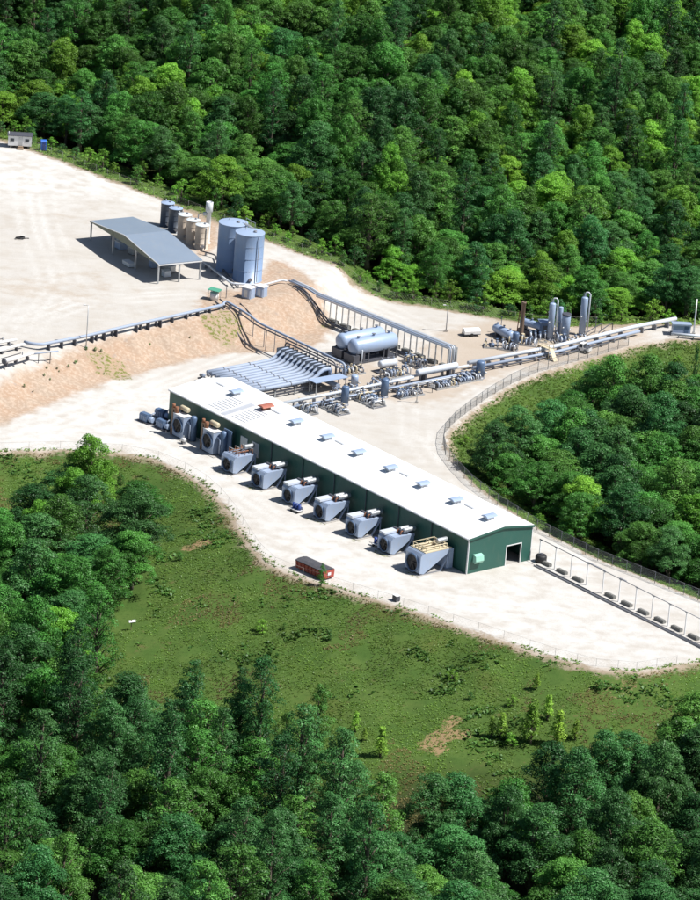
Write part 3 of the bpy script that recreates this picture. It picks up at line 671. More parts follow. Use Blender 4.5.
# ------------------------------------------------------------------ compressor building
BL, BW, EH, RH, RY = 72.1, 12.0, 5.4, 6.15, 6.4
bld = thing('compressor_building', 'long green metal compressor building with a white roof', 'building', (*B(0, 0), 0), YAW)
def roof_z(y): return EH + (RH-EH)*(y/RY if y < RY else (BW-y)/(BW-RY))
wf = MB().bx(0, BL, 0, .12, -.4, EH).build('wall', 'green_siding', bld)
MB().bx(0, BL, BW-.12, BW, -.4, EH).build('wall', 'green_siding', bld)
MB().prism([(.12, -.4), (BW-.12, -.4), (BW-.12, roof_z(BW-.12)-.02), (RY, RH-.02), (.12, roof_z(.12)-.02)], 0, .12).build('wall', 'green_siding', bld)
DY0, DY1, DZ = 7.3, 10.0, 3.0
ge = MB(); ge.prism([(.12, -.4), (DY0, -.4), (DY0, roof_z(DY0)-.02), (RY, RH-.02), (.12, roof_z(.12)-.02)], BL-.12, BL)
ge.prism([(DY1, -.4), (BW-.12, -.4), (BW-.12, roof_z(BW-.12)-.02), (DY1, roof_z(DY1)-.02)], BL-.12, BL)
ge.prism([(DY0, DZ), (DY1, DZ), (DY1, roof_z(DY1)-.02), (DY0, roof_z(DY0)-.02)], BL-.12, BL)
gw = ge.build('wall', 'green_siding', bld); gw['label'] = 'gable end wall with the open doorway'
df = MB(); df.bx(BL-.15, BL+.05, DY0-.14, DY0, 0, DZ+.14); df.bx(BL-.15, BL+.05, DY1, DY1+.14, 0, DZ+.14); df.bx(BL-.15, BL+.05, DY0, DY1, DZ, DZ+.14)
df.build('door_frame', 'white_paint', bld)
MB().bx(.2, BL-.2, .2, BW-.2, -.05, .09).build('floor_slab', 'concrete', bld)
rf = MB(); t = .14; o_ = .22
rf.prism([(-o_, roof_z(-o_) if False else EH-.03), (RY, RH), (RY, RH+t), (-o_, EH-.03+t)], -.2, BL+.2).build('roof', 'white_roof', bld)
rb = MB().prism([(RY+.002, RH), (BW+o_, EH-.03), (BW+o_, EH-.03+t), (RY+.002, RH+t)], -.2, BL+.2).build('roof', 'white_roof', bld)
sm_ = MB()
for i in range(60):
    x = .6+i*1.2
    sm_.prism([(-o_+.01, EH+t-.03), (RY-.1, RH+t-.012), (RY-.1, RH+t+.025), (-o_+.01, EH+t+.01)], x, x+.05)
    sm_.prism([(RY+.1, RH+t-.012), (BW+o_-.01, EH+t-.03), (BW+o_-.01, EH+t+.01), (RY+.1, RH+t+.025)], x, x+.05)
q = sm_.build('roof_seams', 'white_roof', bld); q['kind'] = 'stuff'
MB().prism([(RY-.3, RH+t-.03), (RY+.3, RH+t-.03), (RY, RH+t+.06)], -.21, BL+.21).build('ridge_cap', 'white_roof', bld)
for x, y in ((BL-.02, -.02), (BL-.02, BW+.02)): MB().bx(x-.18, x+.06, y-.06, y+.06, 0, EH-.05).build('corner_trim', 'white_paint', bld)
MB().bx(0, BL, -.40, -.22, EH-.06, EH+.08).build('gutter', 'roof_grey', bld)
rk = MB(); rk.prism([(-o_, EH-.20), (RY, RH-.17), (RY, RH+t+.03), (-o_, EH+t)], BL+.2, BL+.24); rk.prism([(RY, RH-.17), (BW+o_, EH-.20), (BW+o_, EH+t), (RY, RH+t+.03)], BL+.2, BL+.24); rk.build('rake_trim', 'green_siding', bld)
# downpipes, conduits
for x in (26, 33.6, 41.2, 48.7, 56.3, 63.8): MB().cyl((x, -.12, .1), (x, -.12, EH-.1), .06, n=8).build('downpipe', 'steel_dark', bld)
hood = MB(); hood.prism([(BL, 1.9), (BL+.12, 1.85), (BL+.75, 2.35), (BL+.7, 2.5), (BL, 2.95)], 1.0, 2.5, 'Y') if False else None
hood = MB().prism([(0, 1.75), (.45, 1.6), (.75, 2.0), (.62, 2.75), (0, 2.9)], .95, 2.45, 'Y').build('louvre_hood', 'mint', bld, (BL, 0, 0))
for x in (19.2, 22.0):
    MB().box((x, -.05, 2.75), (1.7, .16, 2.2)).build('wall_panel', 'fiberglass', bld)
# roof ventilators on the ridge, hatches, grey roof panels
def vent(x, mat, lab=None, big=1.0):
    b = MB(); b.bx(-.42, .42, -.62, .62, -.25, .42); v = b.build('roof_vent', 'roof_grey' if mat != 'red_vent' else 'rust', bld, (x, RY, RH+t))
    if lab: v['label'] = lab
    c = MB(); n_ = 7; pr = []
    for i in range(n_): a = math.pi*i/(n_-1); pr.append((math.cos(a)*.72*big, .46+math.sin(a)*.30))
    c.prism([(x_, z_) for x_, z_ in pr], -1.0*big, 1.0*big, 'Y'); c.build('vent_hood', mat, v)
for i in range(9): vent(8.3+7.56*i, 'red_vent' if i == 1 else 'vessel_blue', 'rust red roof vent' if i == 1 else None, 1.1 if i == 1 else 1.0)
for x, y in ((3.6, 6.9), (17.4, 6.9), (33.0, 7.1), (48.5, 7.0), (63.5, 7.0)): MB().box((x, y+.1, roof_z(y)+t+.06), (1.9 if x != 17.4 else 2.6, .42, .16), rx=-.13).build('roof_hatch', 'roof_grey', bld)
sl_ = (RH-EH)/RY
MB().box((13.2, 3.1, roof_z(3.1)+t+.012), (1.5, 5.9, .03), rx=math.atan(sl_)).build('roof_panel', 'roof_grey', bld)
for gx in (10.4, 16.3):
    for i in range(8): MB().box((gx, .9+.62*i, roof_z(.9+.62*i)+t+.03), (3.4, .16, .05), rx=math.atan(sl_)).build('roof_strip', 'roof_grey', bld)

# ------------------------------------------------------------------ gas coolers in front of the building
def fan_parts(parent, cy, cz, r, cx=0):
    rg = MB().lathe([(r*1.12, .02), (r*1.12, -.22), (r*.98, -.22), (r*.98, .02)], (cx, cy, cz), 'Y', 26).build('fan_ring', 'deep_blue', parent)
    fb = MB(); fb.cyl((cx, cy-.02, cz), (cx, cy-.14, cz), r*.2, n=12)
    for k in range(6):
        a = 2*math.pi*k/6; c_, s_ = math.cos(a), math.sin(a)
        fb.box((cx+c_*r*.56, cy-.08, cz+s_*r*.56), (r*.78, .03, r*.30), ry=-a, rx=.35)
    fb.build('fan', 'black', rg)
    bk = MB().cyl((cx, cy-.004, cz), (cx, cy+.004, cz), r*.97, n=26).build('throat_shade', 'black', rg)  # flat black disc, painted shade in place of a real recess behind the blades
def cooler(a_right, label, top='grey', yf=-5.35, W_=3.0, H_=2.75):
    t_ = thing('gas_cooler', label, 'cooler', (*B(a_right-W_/2, 0), 0), YAW, 'gas coolers along the building')
    h = W_/2; MB().bx(-h-.25, h+.25, yf-.35, -.6, -.2, .07).build('concrete_pad', 'concrete', t_)
    b = MB().prism([(yf, .35), (yf, H_-.45), (yf+.35, H_), (-1.0, H_), (-1.0, H_-.35), (yf+.75, .18)], -h, h).build('plenum', 'cooler_blue', t_)
    MB().bx(-h-.03, h+.03, yf+.5, yf+.62, H_-.04, H_+.06).build('flange', 'cooler_blue', b)
    fan_parts(t_, yf-.01, .35+(H_-.8)/2+.02, (H_-.8)/2)
    for s in (-1, 1):
        MB().bar((s*(h-.06), -1.15, .05), (s*(h-.06), -1.15, H_-.3), .12).build('leg', 'cooler_blue', t_)
        MB().bar((s*(h-.06), -2.75, .05), (s*(h-.06), -1.25, H_-.5), .30, .08).build('brace', 'cooler_blue', t_)
        MB().bx(s*(h-.10)-.09, s*(h-.10)+.09, yf+.1, -.9, .05, .2).build('skid_rail', 'steel_mid', t_)
    if top == 'grey':
        MB().bx(-1.15, .1, yf-.15, yf+2.7, H_+.1, H_+.42).build('inlet_duct', 'pipe_white', t_)
        for k, x in enumerate((.15, .95)):
            s = MB().lathe([(0, -1.15), (.30, -1.12), (.36, -1.0), (.36, 1.0), (.30, 1.12), (0, 1.15)], (x, -1.7, H_+.55+.06*k), 'Y', 14).build('silencer', 'galv', t_)
            MB().bx(x-.3, x+.3, -2.3, -2.1, H_, H_+.3).build('saddle', 'steel_dark', s); MB().bx(x-.3, x+.3, -1.3, -1.1, H_, H_+.3).build('saddle', 'steel_dark', s)
            MB().tube([(x, -2.84, H_+.55), (x, -3.15, H_+.5), (x, -3.25, H_+.2), (x, -3.25, H_)], .11, 8).build('exhaust_pipe', 'rust', s)
        MB().bx(-1.0, .9, -3.05, -2.75, H_+.02, H_+.62).build('header_box', 'steel_dark', t_)
    else:
        for x in (-.9, -.2, .5):
            MB().cyl((x, yf+1.0, H_+.32), (x, -1.0, H_+.34), .11, n=8).build('header_pipe', 'rust' if top == 'red' else 'cream', t_)
        for y in (yf+1.2, -3.0, -1.6):
            MB().bar((-h+.2, y, H_), (-h+.2, y, H_+.75), .08).build('post', 'cream' if top == 'yellow' else 'rust', t_); MB().bar((h-.3, y, H_), (h-.3, y, H_+.75), .08).build('post', 'cream' if top == 'yellow' else 'rust', t_)
            MB().bar((-h+.2, y, H_+.72), (h-.3, y, H_+.72), .09).build('crossbar', 'cream' if top == 'yellow' else 'galv', t_)
        if top == 'yellow':
            for x in (-h+.2, h-.3): MB().bar((x, yf+1.1, H_+.75), (x, -1.5, H_+.75), .09).build('handrail', 'cream', t_)
            MB().bx(-h, h, yf+.8, -.9, H_+.02, H_+.14).build('platform', 'cream', t_)
            MB().bx(-h+.2, h-.15, -1.5, -.35, .1, H_-.15).build('rear_box', 'vessel_blue', t_)
        s = MB().lathe([(0, -1.0), (.30, -.96), (.37, -.8), (.37, .8), (.30, .96), (0, 1.0)], (.35, -1.7, H_+.95), 'Y', 14).build('silencer', 'galv', t_)
        MB().bx(.05, .65, -1.8, -1.6, H_, H_+.7).build('saddle', 'steel_dark', s)
        MB().cyl((.0, -2.9, H_), (.0, -2.9, H_+1.3), .07, n=8).build('exhaust_pipe', 'rust', s)
    return t_
ords = ['third', 'fourth', 'fifth', 'sixth', 'seventh']
cooler(23.6, 'blue-grey gas cooler with rust red pipes on its top beside the pale wall panels', 'red')
for i in range(5):
    cooler(31.0+7.56*i, 'blue-grey gas cooler with white duct and twin silencers on top, %s from the red-piped cooler' % ['first', 'second', 'third', 'fourth', 'fifth'][i])
cooler(69.4, 'larger blue-grey gas cooler with a cream railed platform beside the gable corner', 'yellow', -6.6, 3.4, 3.3)

def tower_cooler(a, label):
    t_ = thing('fan_cooler', label, 'cooler', (*B(a, 0), 0), YAW, 'tall fan coolers at the dark end of the building')
    H_ = 3.7; MB().bx(-1.9, 2.2, -3.4, -.5, -.2, .08).build('concrete_pad', 'concrete', t_)
    MB().bx(-1.3, 1.3, -3.0, -1.5, .25, H_).build('casing', 'cooler_blue', t_)
    MB().bx(-1.35, 1.35, -3.04, -1.46, H_, H_+.09).build('lid', 'white_paint', t_)
    fan_parts(t_, -3.02, 2.05, 1.12)
    for x in (-1.2, 1.2):
        for y in (-2.9, -1.6): MB().bar((x, y, .05), (x, y, .3), .16).build('leg', 'steel_dark', t_)
    d = MB().bx(-2.0, -1.5, -2.9, -2.4, .05, 4.4).build('exhaust_duct', 'brown_stack', t_); MB().cyl((-1.75, -2.65, 4.4), (-1.75, -2.65, 5.0), .24, n=12).build('duct_outlet', 'rust', d)
    s = MB().lathe([(0, -1.0), (.32, -.95), (.40, -.8), (.40, .8), (.32, .95), (0, 1.0)], (0, 0, 0), 'X', 14).build('silencer', 'cream', t_, (-.35, -1.55, 4.45))
    for x in (-.6, .5): MB().bx(x-.08, x+.08, -.25, .25, -.68, -.25).build('saddle', 'steel_dark', s)
    MB().cyl((-.95, -2.6, 3.8), (-.95, -2.6, 4.75), .3, n=12).build('intake_filter', 'rust', t_)
    MB().lathe([(0, .05), (.55, .07), (.55, 3.6), (.4, 3.95), (0, 4.05)], (2.0, -1.55, 0), 'Z', 16).build('scrubber', 'deep_blue', t_)
    MB().tube([(1.3, -2.2, 2.9), (1.75, -2.2, 2.9), (2.0, -2.2, 2.6), (2.0, -2.2, .4)], .13, 8).build('pipe', 'pipe_grey', t_)
    return t_
tower_cooler(6.4, 'tall blue fan cooler with brown exhaust duct next to the dark pump sets')
t2 = tower_cooler(14.0, 'tall blue fan cooler with brown exhaust duct next to the red-piped cooler')
MB().bx(1.5, 3.4, -1.2, -1.0, .1, 4.3).build('side_screen', 'deep_blue', t2)
tk = thing('steel_keg', 'small white pressure bottle on a stand between the two tall fan coolers', 'pressure bottle', (*B(8.9, -3.7), 0), YAW)
MB().lathe([(0, -.5), (.26, -.42), (.34, -.2), (.34, .2), (.26, .42), (0, .5)], (0, 0, .7), 'X', 14).build('bottle', 'white_paint', tk)
for x in (-.25, .25): MB().bx(x-.05, x+.05, -.25, .25, 0, .45).build('stand', 'steel_mid', tk)
MB().cyl((0, 0, 1.0), (0, 0, 1.35), .08, n=8).build('valve', 'galv', tk)

def pump_set(a, b, rz, label, k):
    p = B(a, b); t_ = thing('pump_set', label, 'pump', (*p, 0), YAW+rz, 'dark pump sets at the building end')
    MB().bx(-1.35, 1.35, -.75, .75, 0, .22).build('skid', 'steel_dark', t_)
    hd = MB().prism([(-.6, .22), (.6, .22), (.6, 1.15), (.4, 1.42), (-.4, 1.42), (-.6, 1.15)], -1.2, .5).build('hood', 'deep_blue', t_)
    for i in range(5): MB().bx(-1.1+i*.32, -1.0+i*.32, -.64, -.6, .4, 1.1).build('louvre', 'vessel_blue', hd)
    MB().lathe([(0, -.42), (.4, -.4), (.45, -.2), (.45, .2), (.4, .4), (0, .42)], (.95, 0, .7), 'X', 14).build('pump', 'vessel_blue', t_)
    MB().tube([(.95, 0, 1.1), (.95, 0, 1.5), (.95, .3, 1.65), (.95, 1.0, 1.65)], .1, 8).build('pipe', 'pipe_grey', t_)
for k, (a, b, rz, lb) in enumerate(((-1.6, -2.9, .1, 'dark blue hooded pump set standing farthest out from the end wall'), (2.0, -2.4, 0, 'dark blue hooded pump set pushed against the front wall beside the fan cooler'), (-2.0, .4, .2, 'dark blue hooded pump set tucked behind the end wall corner'))): pump_set(a, b, rz, lb, k)

def drum_cart(a, b, rz, label):
    t_ = thing('drum_cart', label, 'cart', (*B(a, b), 0), YAW+rz, 'drum carts between the coolers')
    MB().bx(-.9, .9, -.55, .55, .34, .46).build('deck', 'white_paint', t_)
    for x in (-.6, .6):
        for y in (-.5, .5): MB().cyl((x, y-.08, .19), (x, y+.08, .19), .19, n=12).build('wheel', 'rubber', t_)
    for i in range(3):
        d = MB().lathe([(0, .46), (.24, .46), (.24, .75), (.26, .77), (.24, .79), (.24, 1.3), (0, 1.32)], (-.58+.58*i, 0, 0), 'Z', 14).build('drum', 'navy_drum', t_)
    MB().bx(-.9, .9, .45, .55, .46, .9).build('tailboard', 'white_paint', t_); MB().bar((-.9, 0, .36), (-1.6, 0, .3), .08).build('drawbar', 'steel_dark', t_)
drum_cart(40.4, -6.3, .1, 'small white cart with dark blue drums in front of the second white-ducted cooler')
drum_cart(57.4, -4.4, .35, 'small white cart with dark blue drums beside the fourth white-ducted cooler')

# ------------------------------------------------------------------ dumpster, sign, small things on the gravel
t_ = thing('dumpster', 'long red roll-off dumpster under a black tarp at the gravel edge', 'dumpster', (*flat(314.5, 573.5, 0), 0), math.atan2(flat(327, 578)[1]-flat(300, 566)[1], flat(327, 578)[0]-flat(300, 566)[0]))
MB().prism([(-.98, .25), (.98, .25), (1.1, 1.35), (-1.1, 1.35)], -2.9, 2.9).build('body', 'red_paint', t_)
for i in range(8):
    for s in (-1, 1): MB().bar((-2.6+i*.74, s*1.03, .25), (-2.6+i*.74, s*1.14, 1.33), .11).build('rib', 'red_paint', t_)
MB().prism([(-1.16, 1.32), (1.16, 1.32), (1.14, 1.42), (.5, 1.56), (-.5, 1.58), (-1.14, 1.42)], -2.95, 2.75).build('tarp', 'tarp', t_)
for s in (-1, 1): MB().bx(-2.8, 2.8, s*.6-.08, s*.6+.08, 0, .25).build('rail', 'steel_dark', t_)
for x in (-2.4, 2.4):
    for s in (-1, 1): MB().cyl((x, s*.85-.09, .14), (x, s*.85+.09, .14), .14, n=10).build('roller', 'steel_mid', t_)
MB().bx(2.92, 2.98, -.3, .3, .7, 1.1).build('placard', 'white_paint', t_)

def small_box(px, py, label, name, cat, m1, d, zz=0, m2='steel_dark'):
    p = at(px, py, zz); t_ = thing(name, label, cat, p, YAW)
    MB().bx(-d[0]/2, d[0]/2, -d[1]/2, d[1]/2, .12, d[2]).build('cabinet', m1, t_); MB().bx(-d[0]/2-.05, d[0]/2+.05, -d[1]/2-.05, d[1]/2+.05, d[2], d[2]+.06).build('lid', 'white_paint', t_)
    for s in (-1, 1): MB().bx(s*d[0]*.35-.06, s*d[0]*.35+.06, -d[1]/2, d[1]/2, 0, .12).build('foot', m2, t_)
small_box(396, 601, 'small dark cabinet with white lid at the gravel edge below the coolers', 'utility_cabinet', 'cabinet', 'steel_dark', (.9, .7, .85))
p = at(131, 630, -8); t_ = thing('marker_sign', 'white tilted marker board on a post in the grass by the wood', 'sign', p, .2)
MB().bar((0, 0, -.2), (0, 0, 1.5), .1).build('post', 'wood', t_); MB().box((.1, -.06, 1.35), (.95, .05, .4), ry=-.15, rx=-1.0).build('board', 'white_paint', t_)
p = B(73.4, 13.0); t_ = thing('oil_tank', 'squat black oil tank beside the back corner of the green building', 'tank', (*p, gz(*p)), YAW)
MB().lathe([(0, 0), (.8, 0), (.85, .1), (.85, .85), (.72, 1.1), (.3, 1.2), (0, 1.2)], (0, 0, 0), 'Z', 20).build('shell', 'black', t_)
MB().cyl((0, 0, 1.18), (0, 0, 1.32), .25, n=12).build('hatch', 'steel_dark', t_); MB().box((.9, 0, .25), (.2, .3, .3)).build('valve', 'steel_mid', t_)

# ------------------------------------------------------------------ pipe racks
def rack_single(pA, pB, n, H_, label, name='pipe_rack'):
    A, Bp = np.array(pA), np.array(pB); L_ = np.linalg.norm(Bp-A); rz = math.atan2(*(Bp-A)[::-1])
    t_ = thing(name, label, 'pipe rack', (*A, 0), rz)
    return t_, L_
t_, L_ = rack_single(B(72.6, 12.9), B(112, 12.6), 12, 3.0, 'row of slim posts carrying one pipe from the gable end along the gravel')
for i in range(12):
    x = .5+i*3.5; pt = MB().bar((x, 0, -.2), (x, 0, 3.35), .14).build('post', 'white_paint', t_); MB().bx(x-.3, x+.3, -.05, .05, 3.28, 3.36).build('pipe_shoe', 'galv', pt)
MB().cyl((.3, 0, 3.42), (L_-.2, 0, 3.42), .06, n=8).build('pipe', 'steel_mid', t_)
for i in (3, 5): MB().bx(.5+3.5*i-.2, .5+3.5*i+(3.6 if i == 3 else 1.2), -.12, .12, 3.48, 3.56).build('cable_tray', 'steel_mid', t_)
for i in range(12):
    if i == 3: continue
    x = 2.1+i*3.5; p = B(72.6+x, 12.9); s_ = tag(MB().bx(-.95, .95, -.3, .3, -.05, .42).bx(-.8, .8, -.2, .2, .42, .5).build('sleeper_block', 'dark_block', None, (*p, gz(*p))), 'dark concrete sleeper block on the gravel between two slim rack posts', 'block', 'sleeper blocks under the slim pipe rack'); s_.rotation_euler = (0, 0, YAW)
p0, p1 = B(74.2, 11.2), B(113, 11.5); tr = thing('drain_channel', 'long dark drain channel running beside the slim pipe rack', 'channel', (*p0, 0), math.atan2(*(p1-p0)[::-1]))
Lc = float(np.linalg.norm(p1-p0)); MB().bx(0, Lc, -.28, -.16, -.1, .24).build('channel_wall', 'steel_mid', tr); MB().bx(0, Lc, .16, .28, -.1, .24).build('channel_wall', 'concrete', tr); MB().bx(0, Lc, -.16, .16, -.1, .05).build('channel_bed', 'steel_dark', tr)
MB().cyl((.2, .0, .14), (Lc, 0, .14), .09, n=8).build('pipe', 'steel_dark', tr)

# rack 2: double posts behind the bullet vessels
rA, rB = B(-33.5, 54.0), B(.6, 56.9); rv = rB-rA; L2 = float(np.linalg.norm(rv)); rz2 = math.atan2(rv[1], rv[0])
t_ = thing('pipe_rack', 'tall double-post pipe rack carrying a pipe tray behind the two bullet vessels', 'pipe rack', (*rA, 0), rz2)
def rk(x, y): v = rA + rv/L2*x + np.array([-rv[1], rv[0]])/L2*y; return v
for i in range(11):
    x = 4.6+i*2.95
    for y in (-.75, .75):
        z0 = gz(*rk(x, y)); MB().bar((x, y, z0-.2), (x, y, 3.75), .16).build('post', 'galv', t_)
    MB().bar((x, -.8, 3.82), (x, .8, 3.82), .14).build('crossbeam', 'steel_mid', t_)
for y, r_, m_ in ((-.5, .17, 'pipe_grey'), (0, .11, 'galv'), (.35, .14, 'pipe_white')):
    z0 = gz(*rk(0, y)); MB().tube([(-4.5, y, 4.55), (-2.5, y, 4.55), (0, y, 4.45), (2.0, y, 4.1), (3.4, y, 4.06), (L2-.4, y, 4.06), (L2-.1, y, 3.9), (L2, y, 3.5), (L2, y, .3)], r_, 8).build('pipe', m_, t_)
MB().bx(2.5, L2-.3, -.86, -.8, 3.75, 4.05).build('tray_edge', 'pipe_white', t_); MB().bx(2.5, L2-.3, .8, .86, 3.75, 4.05).build('tray_edge', 'pipe_white', t_)
MB().bar((L2-.05, -.75, 0), (L2-.05, -.75, 3.9), .3).build('end_post', 'galv', t_); MB().bar((L2+.1, .75, 0), (L2+.1, .75, 3.9), .3).build('end_post', 'galv', t_)
for i in range(10):
    x = 6.1+i*2.95; v = rk(x, .1); zz = gz(*v)
    if zz < 1.2:
        s_ = tag(MB().bx(-.95, .95, -.42, .42, -.1, .55).bx(-.8, .8, -.3, .3, .55, .62).build('sleeper_block', 'dark_block', None, (*v, zz)), 'dark concrete sleeper block between the posts of the double-post pipe rack', 'block', 'sleeper blocks under the double-post rack'); s_.rotation_euler = (0, 0, rz2)
# low pipes that come down the bank below this rack
def ground_pipe(name, label, pts, r, m_, every=3.0, sup='steel_mid', low=False):
    pts = [np.array(q, float) for q in pts]; o0 = pts[0]; t_ = thing(name, label, 'pipeline', tuple(o0), 0)
    loc = [Vector(q-o0) for q in pts]
    # round the corners
    sm = [loc[0]]
    for i in range(1, len(loc)-1):
        a, b, c = loc[i-1], loc[i], loc[i+1]; e = min(.9, (b-a).length*.4, (c-b).length*.4)
        s0 = b+(a-b).normalized()*e; s1 = b+(c-b).normalized()*e
        for u in (0, .25, .5, .75, 1): sm.append(s0*(1-u)**2+b*2*u*(1-u)+s1*u*u)
    sm.append(loc[-1]); MB().tube(sm, r, 10).build('pipe', m_, t_)
    for a, b in zip(loc[:-1], loc[1:]):
        L_ = (b-a).length
        if abs((b-a).normalized().z) > .8: continue
        for k in range(int(L_//every)):
            c = a+(b-a)*((k+.5)*every/L_); w_ = o0+np.array(c); zg = gz(w_[0], w_[1])-o0[2]
            if c.z-r-zg > .06:
                d = (b-a).normalized(); n_ = Vector((-d.y, d.x, 0))
                s_ = MB()
                if c.z-zg > 1.6:
                    s_.bar((c.x, c.y, zg-.1), (c.x, c.y, c.z-r), .12)
                else: s_.box((c.x, c.y, (c.z-r+zg)/2), (.16, max(.5, 3*r), c.z-r-zg+.1), rz=math.atan2(d.y, d.x))
                s_.build('support', sup, t_)
    return t_
def bp(a, b, z): p = B(a, b); return (p[0], p[1], z)
for dy in (0, .5):
    ground_pipe('pipeline', 'dark pipe running down the clay bank below the double-post rack, %s of the pair' % ('inner' if dy else 'outer'), [bp(-36, 53-dy, 4.3), bp(-33, 53-dy, 4.1), bp(-27, 53.4-dy, .5), bp(-16, 54.2-dy, .45), bp(-3, 55.2-dy, .45)], .13, 'steel_dark', 2.6)
# ---- big line along the top of the bank, down the bank and over the yard
def gp(px, py, z, h): p = flat(px, py, z); return (p[0], p[1], z+h)
top_line = [gp(24,345.5,4.2,.6), gp(33,347.5,4.2,.6), gp(42,348,4.2,.6), gp(86,339.5,4.2,.6), gp(130,329,4.2,.6), gp(180,318,4.2,.6), gp(222,308.5,4.2,.6)]
ground_pipe('pipeline', 'thick grey pipe along the top of the clay bank ending at the bank corner', top_line, .26, 'pipe_grey', 2.6, 'steel_dark')
ground_pipe('pipeline', 'thin white pipe laid beside the thick pipe on top of the bank', [(x+.35, y+.75, z-.1) for x, y, z in top_line[3:]], .13, 'pipe_white', 3.4, 'steel_dark')
ground_pipe('overhead_pipeline', 'grey pipe on tall supports stepping down from the bank corner over the manifold header', [gp(222,308.5,4.2,.6), bp(-33.6, 36.4, 4.7), bp(-27, 36.2, 4.3), bp(-24, 36.2, 3.7), bp(-1.5, 36.2, 3.6), bp(-1.5, 36.2, 1.0)], .2, 'pipe_grey', 2.8, 'steel_mid')
ground_pipe('overhead_pipeline', 'dark slim pipe beside the grey one over the manifold header', [bp(-34.2, 35.6, 4.9), bp(-27, 35.5, 4.0), bp(-24, 35.5, 3.5), bp(-3, 35.5, 3.4), bp(-3, 35.5, 1.0)], .12, 'steel_dark', 5.6, 'steel_mid')
ground_pipe('pipeline', 'dark pipe bending down the clay bank beside the overhead pipes', [bp(-34.5, 34.9, 4.5), bp(-32.4, 34.7, 4.3), bp(-25.2, 33.6, .8), bp(-22, 33.5, .5), bp(-19.6, 33.5, .5)], .15, 'steel_dark', 2.2)
ground_pipe('pipeline', 'dark hose line lying on the clay bank above the overhead pipes', [bp(-32.8, 38.8, 4.15), bp(-30, 38.5, 3.6), bp(-27.5, 38.3, 2.6)], .1, 'steel_dark', 3)

# ------------------------------------------------------------------ pipe manifold
t_ = thing('pipe_manifold', 'bank of parallel grey pipes on a low frame behind the white roof', 'manifold', (*B(-12.6, 17), 0), YAW)
n_p = 11; pitch = 1.06
for i in range(n_p):
    x = i*pitch; y0 = 0 if i < 2 else 0; y1 = 15.0
    pts = [(x, y0, 1.75), (x, 5, 1.75), (x, 10, 1.75), (x, 12.4, 1.78), (x, 13.2, 1.95), (x, 13.9, 2.35), (x, 14.5, 2.85), (x, 15.2, 3.15), (x, 16.0, 3.2), (x, 16.4, 3.05), (x, 16.55, 2.7), (x, 16.55, 1.0)]
    pi = MB().tube(pts, .33, 12).build('pipe', 'pipe_grey', t_)
    for y in (3.2, 8.4): MB().lathe([(.33, -.06), (.40, -.06), (.40, .06), (.33, .06)], (x, y+.15*(i % 3), 1.75), 'Y', 14).build('flange', 'steel_mid', pi)
    MB().bx(x-.42, x-.34, 14.2, 16.9, 1.0, 3.6).build('gap_shade_plate', 'slate', pi)  # dark plate added to stand in for the shade between neighbouring pipe bends
for y in (1.2, 5.2, 9.2, 12.6):
    MB().bx(-.6, (n_p-1)*pitch+.6, y-.12, y+.12, 1.18, 1.40).build('crossbeam', 'steel_dark', t_)
    for x in (-.4, 3.6, 7.4, (n_p-1)*pitch+.4): MB().bar((x, y, -.1), (x, y, 1.2), .2).build('leg', 'galv', t_)
for z in (.45, .85): MB().bx((n_p-1)*pitch+.3, (n_p-1)*pitch+.42, .8, 14.4, z, z+.16).build('side_beam', 'steel_dark', t_)
MB().cyl((-.8, 16.55, .85), (n_p*pitch+1.2, 16.55, .85), .42, n=16).build('header', 'pipe_grey', t_)
hl = MB().tube([(-1.6, 16.9, 0), (-1.6, 16.9, 3.4), (-1.3, 16.9, 3.75), (-.8, 16.9, 3.8), (n_p*pitch+.3, 16.9, 3.8)], .14, 8).build('header_loop', 'steel_dark', t_)
MB().bx(n_p*pitch-.5, n_p*pitch+1.6, 11.6, 18.2, 2.15, 2.25).build('walkway', 'vessel_blue', t_)
for x, y in ((n_p*pitch-.3, 11.9), (n_p*pitch+1.4, 11.9), (n_p*pitch+1.4, 17.9), (n_p*pitch-.3, 17.9)): MB().bar((x, y, -.1), (x, y, 2.15), .14).build('walkway_leg', 'galv', t_)
for i in range(6): MB().lathe([(0, -.28), (.28, -.2), (.28, .2), (0, .28)], (-1.0+.9*i, -.4-.25*(i % 2), 1.0+.3*(i % 3)), 'X', 10).build('valve', ('steel_mid', 'pipe_grey')[i % 2], t_)
MB().bx(-1.3, 4.2, -.9, .2, .4, .62).build('valve_shelf', 'steel_dark', t_)
for x in (-1.0, 4.0): MB().bar((x, -.35, -.1), (x, -.35, .42), .16).build('leg', 'galv', t_)

# ------------------------------------------------------------------ vessels and skids
def dome(r, h, L_): return [(0, -L_/2-h), (r*.55, -L_/2-h*.82), (r*.85, -L_/2-h*.5), (r, -L_/2), (r, L_/2), (r*.85, L_/2+h*.5), (r*.55, L_/2+h*.82), (0, L_/2+h)]
def vessel_h(name, label, loc, rz, r, L_, zc, mat, group=None, sad='steel_dark', nozz=3):
    t_ = thing(name, label, 'vessel', loc, rz, group)
    b = MB().lathe(dome(r, r*.55, L_), (0, 0, zc), 'X', 24).build('shell', mat, t_)
    for x in (-L_*.32, L_*.32): MB().bx(x-.18, x+.18, -r*.8, r*.8, 0, zc-r*.62).build('saddle', sad, t_)
    for k in range(nozz):
        x = -L_*.4+k*L_*.8/max(1, nozz-1); q = MB().cyl((x, 0, zc+r*.9), (x, 0, zc+r+.35), r*.12+.04, n=10).build('nozzle', mat, t_); MB().cyl((x, 0, zc+r+.31), (x, 0, zc+r+.38), r*.2+.06, n=10).build('flange', 'steel_mid', q)
    return t_
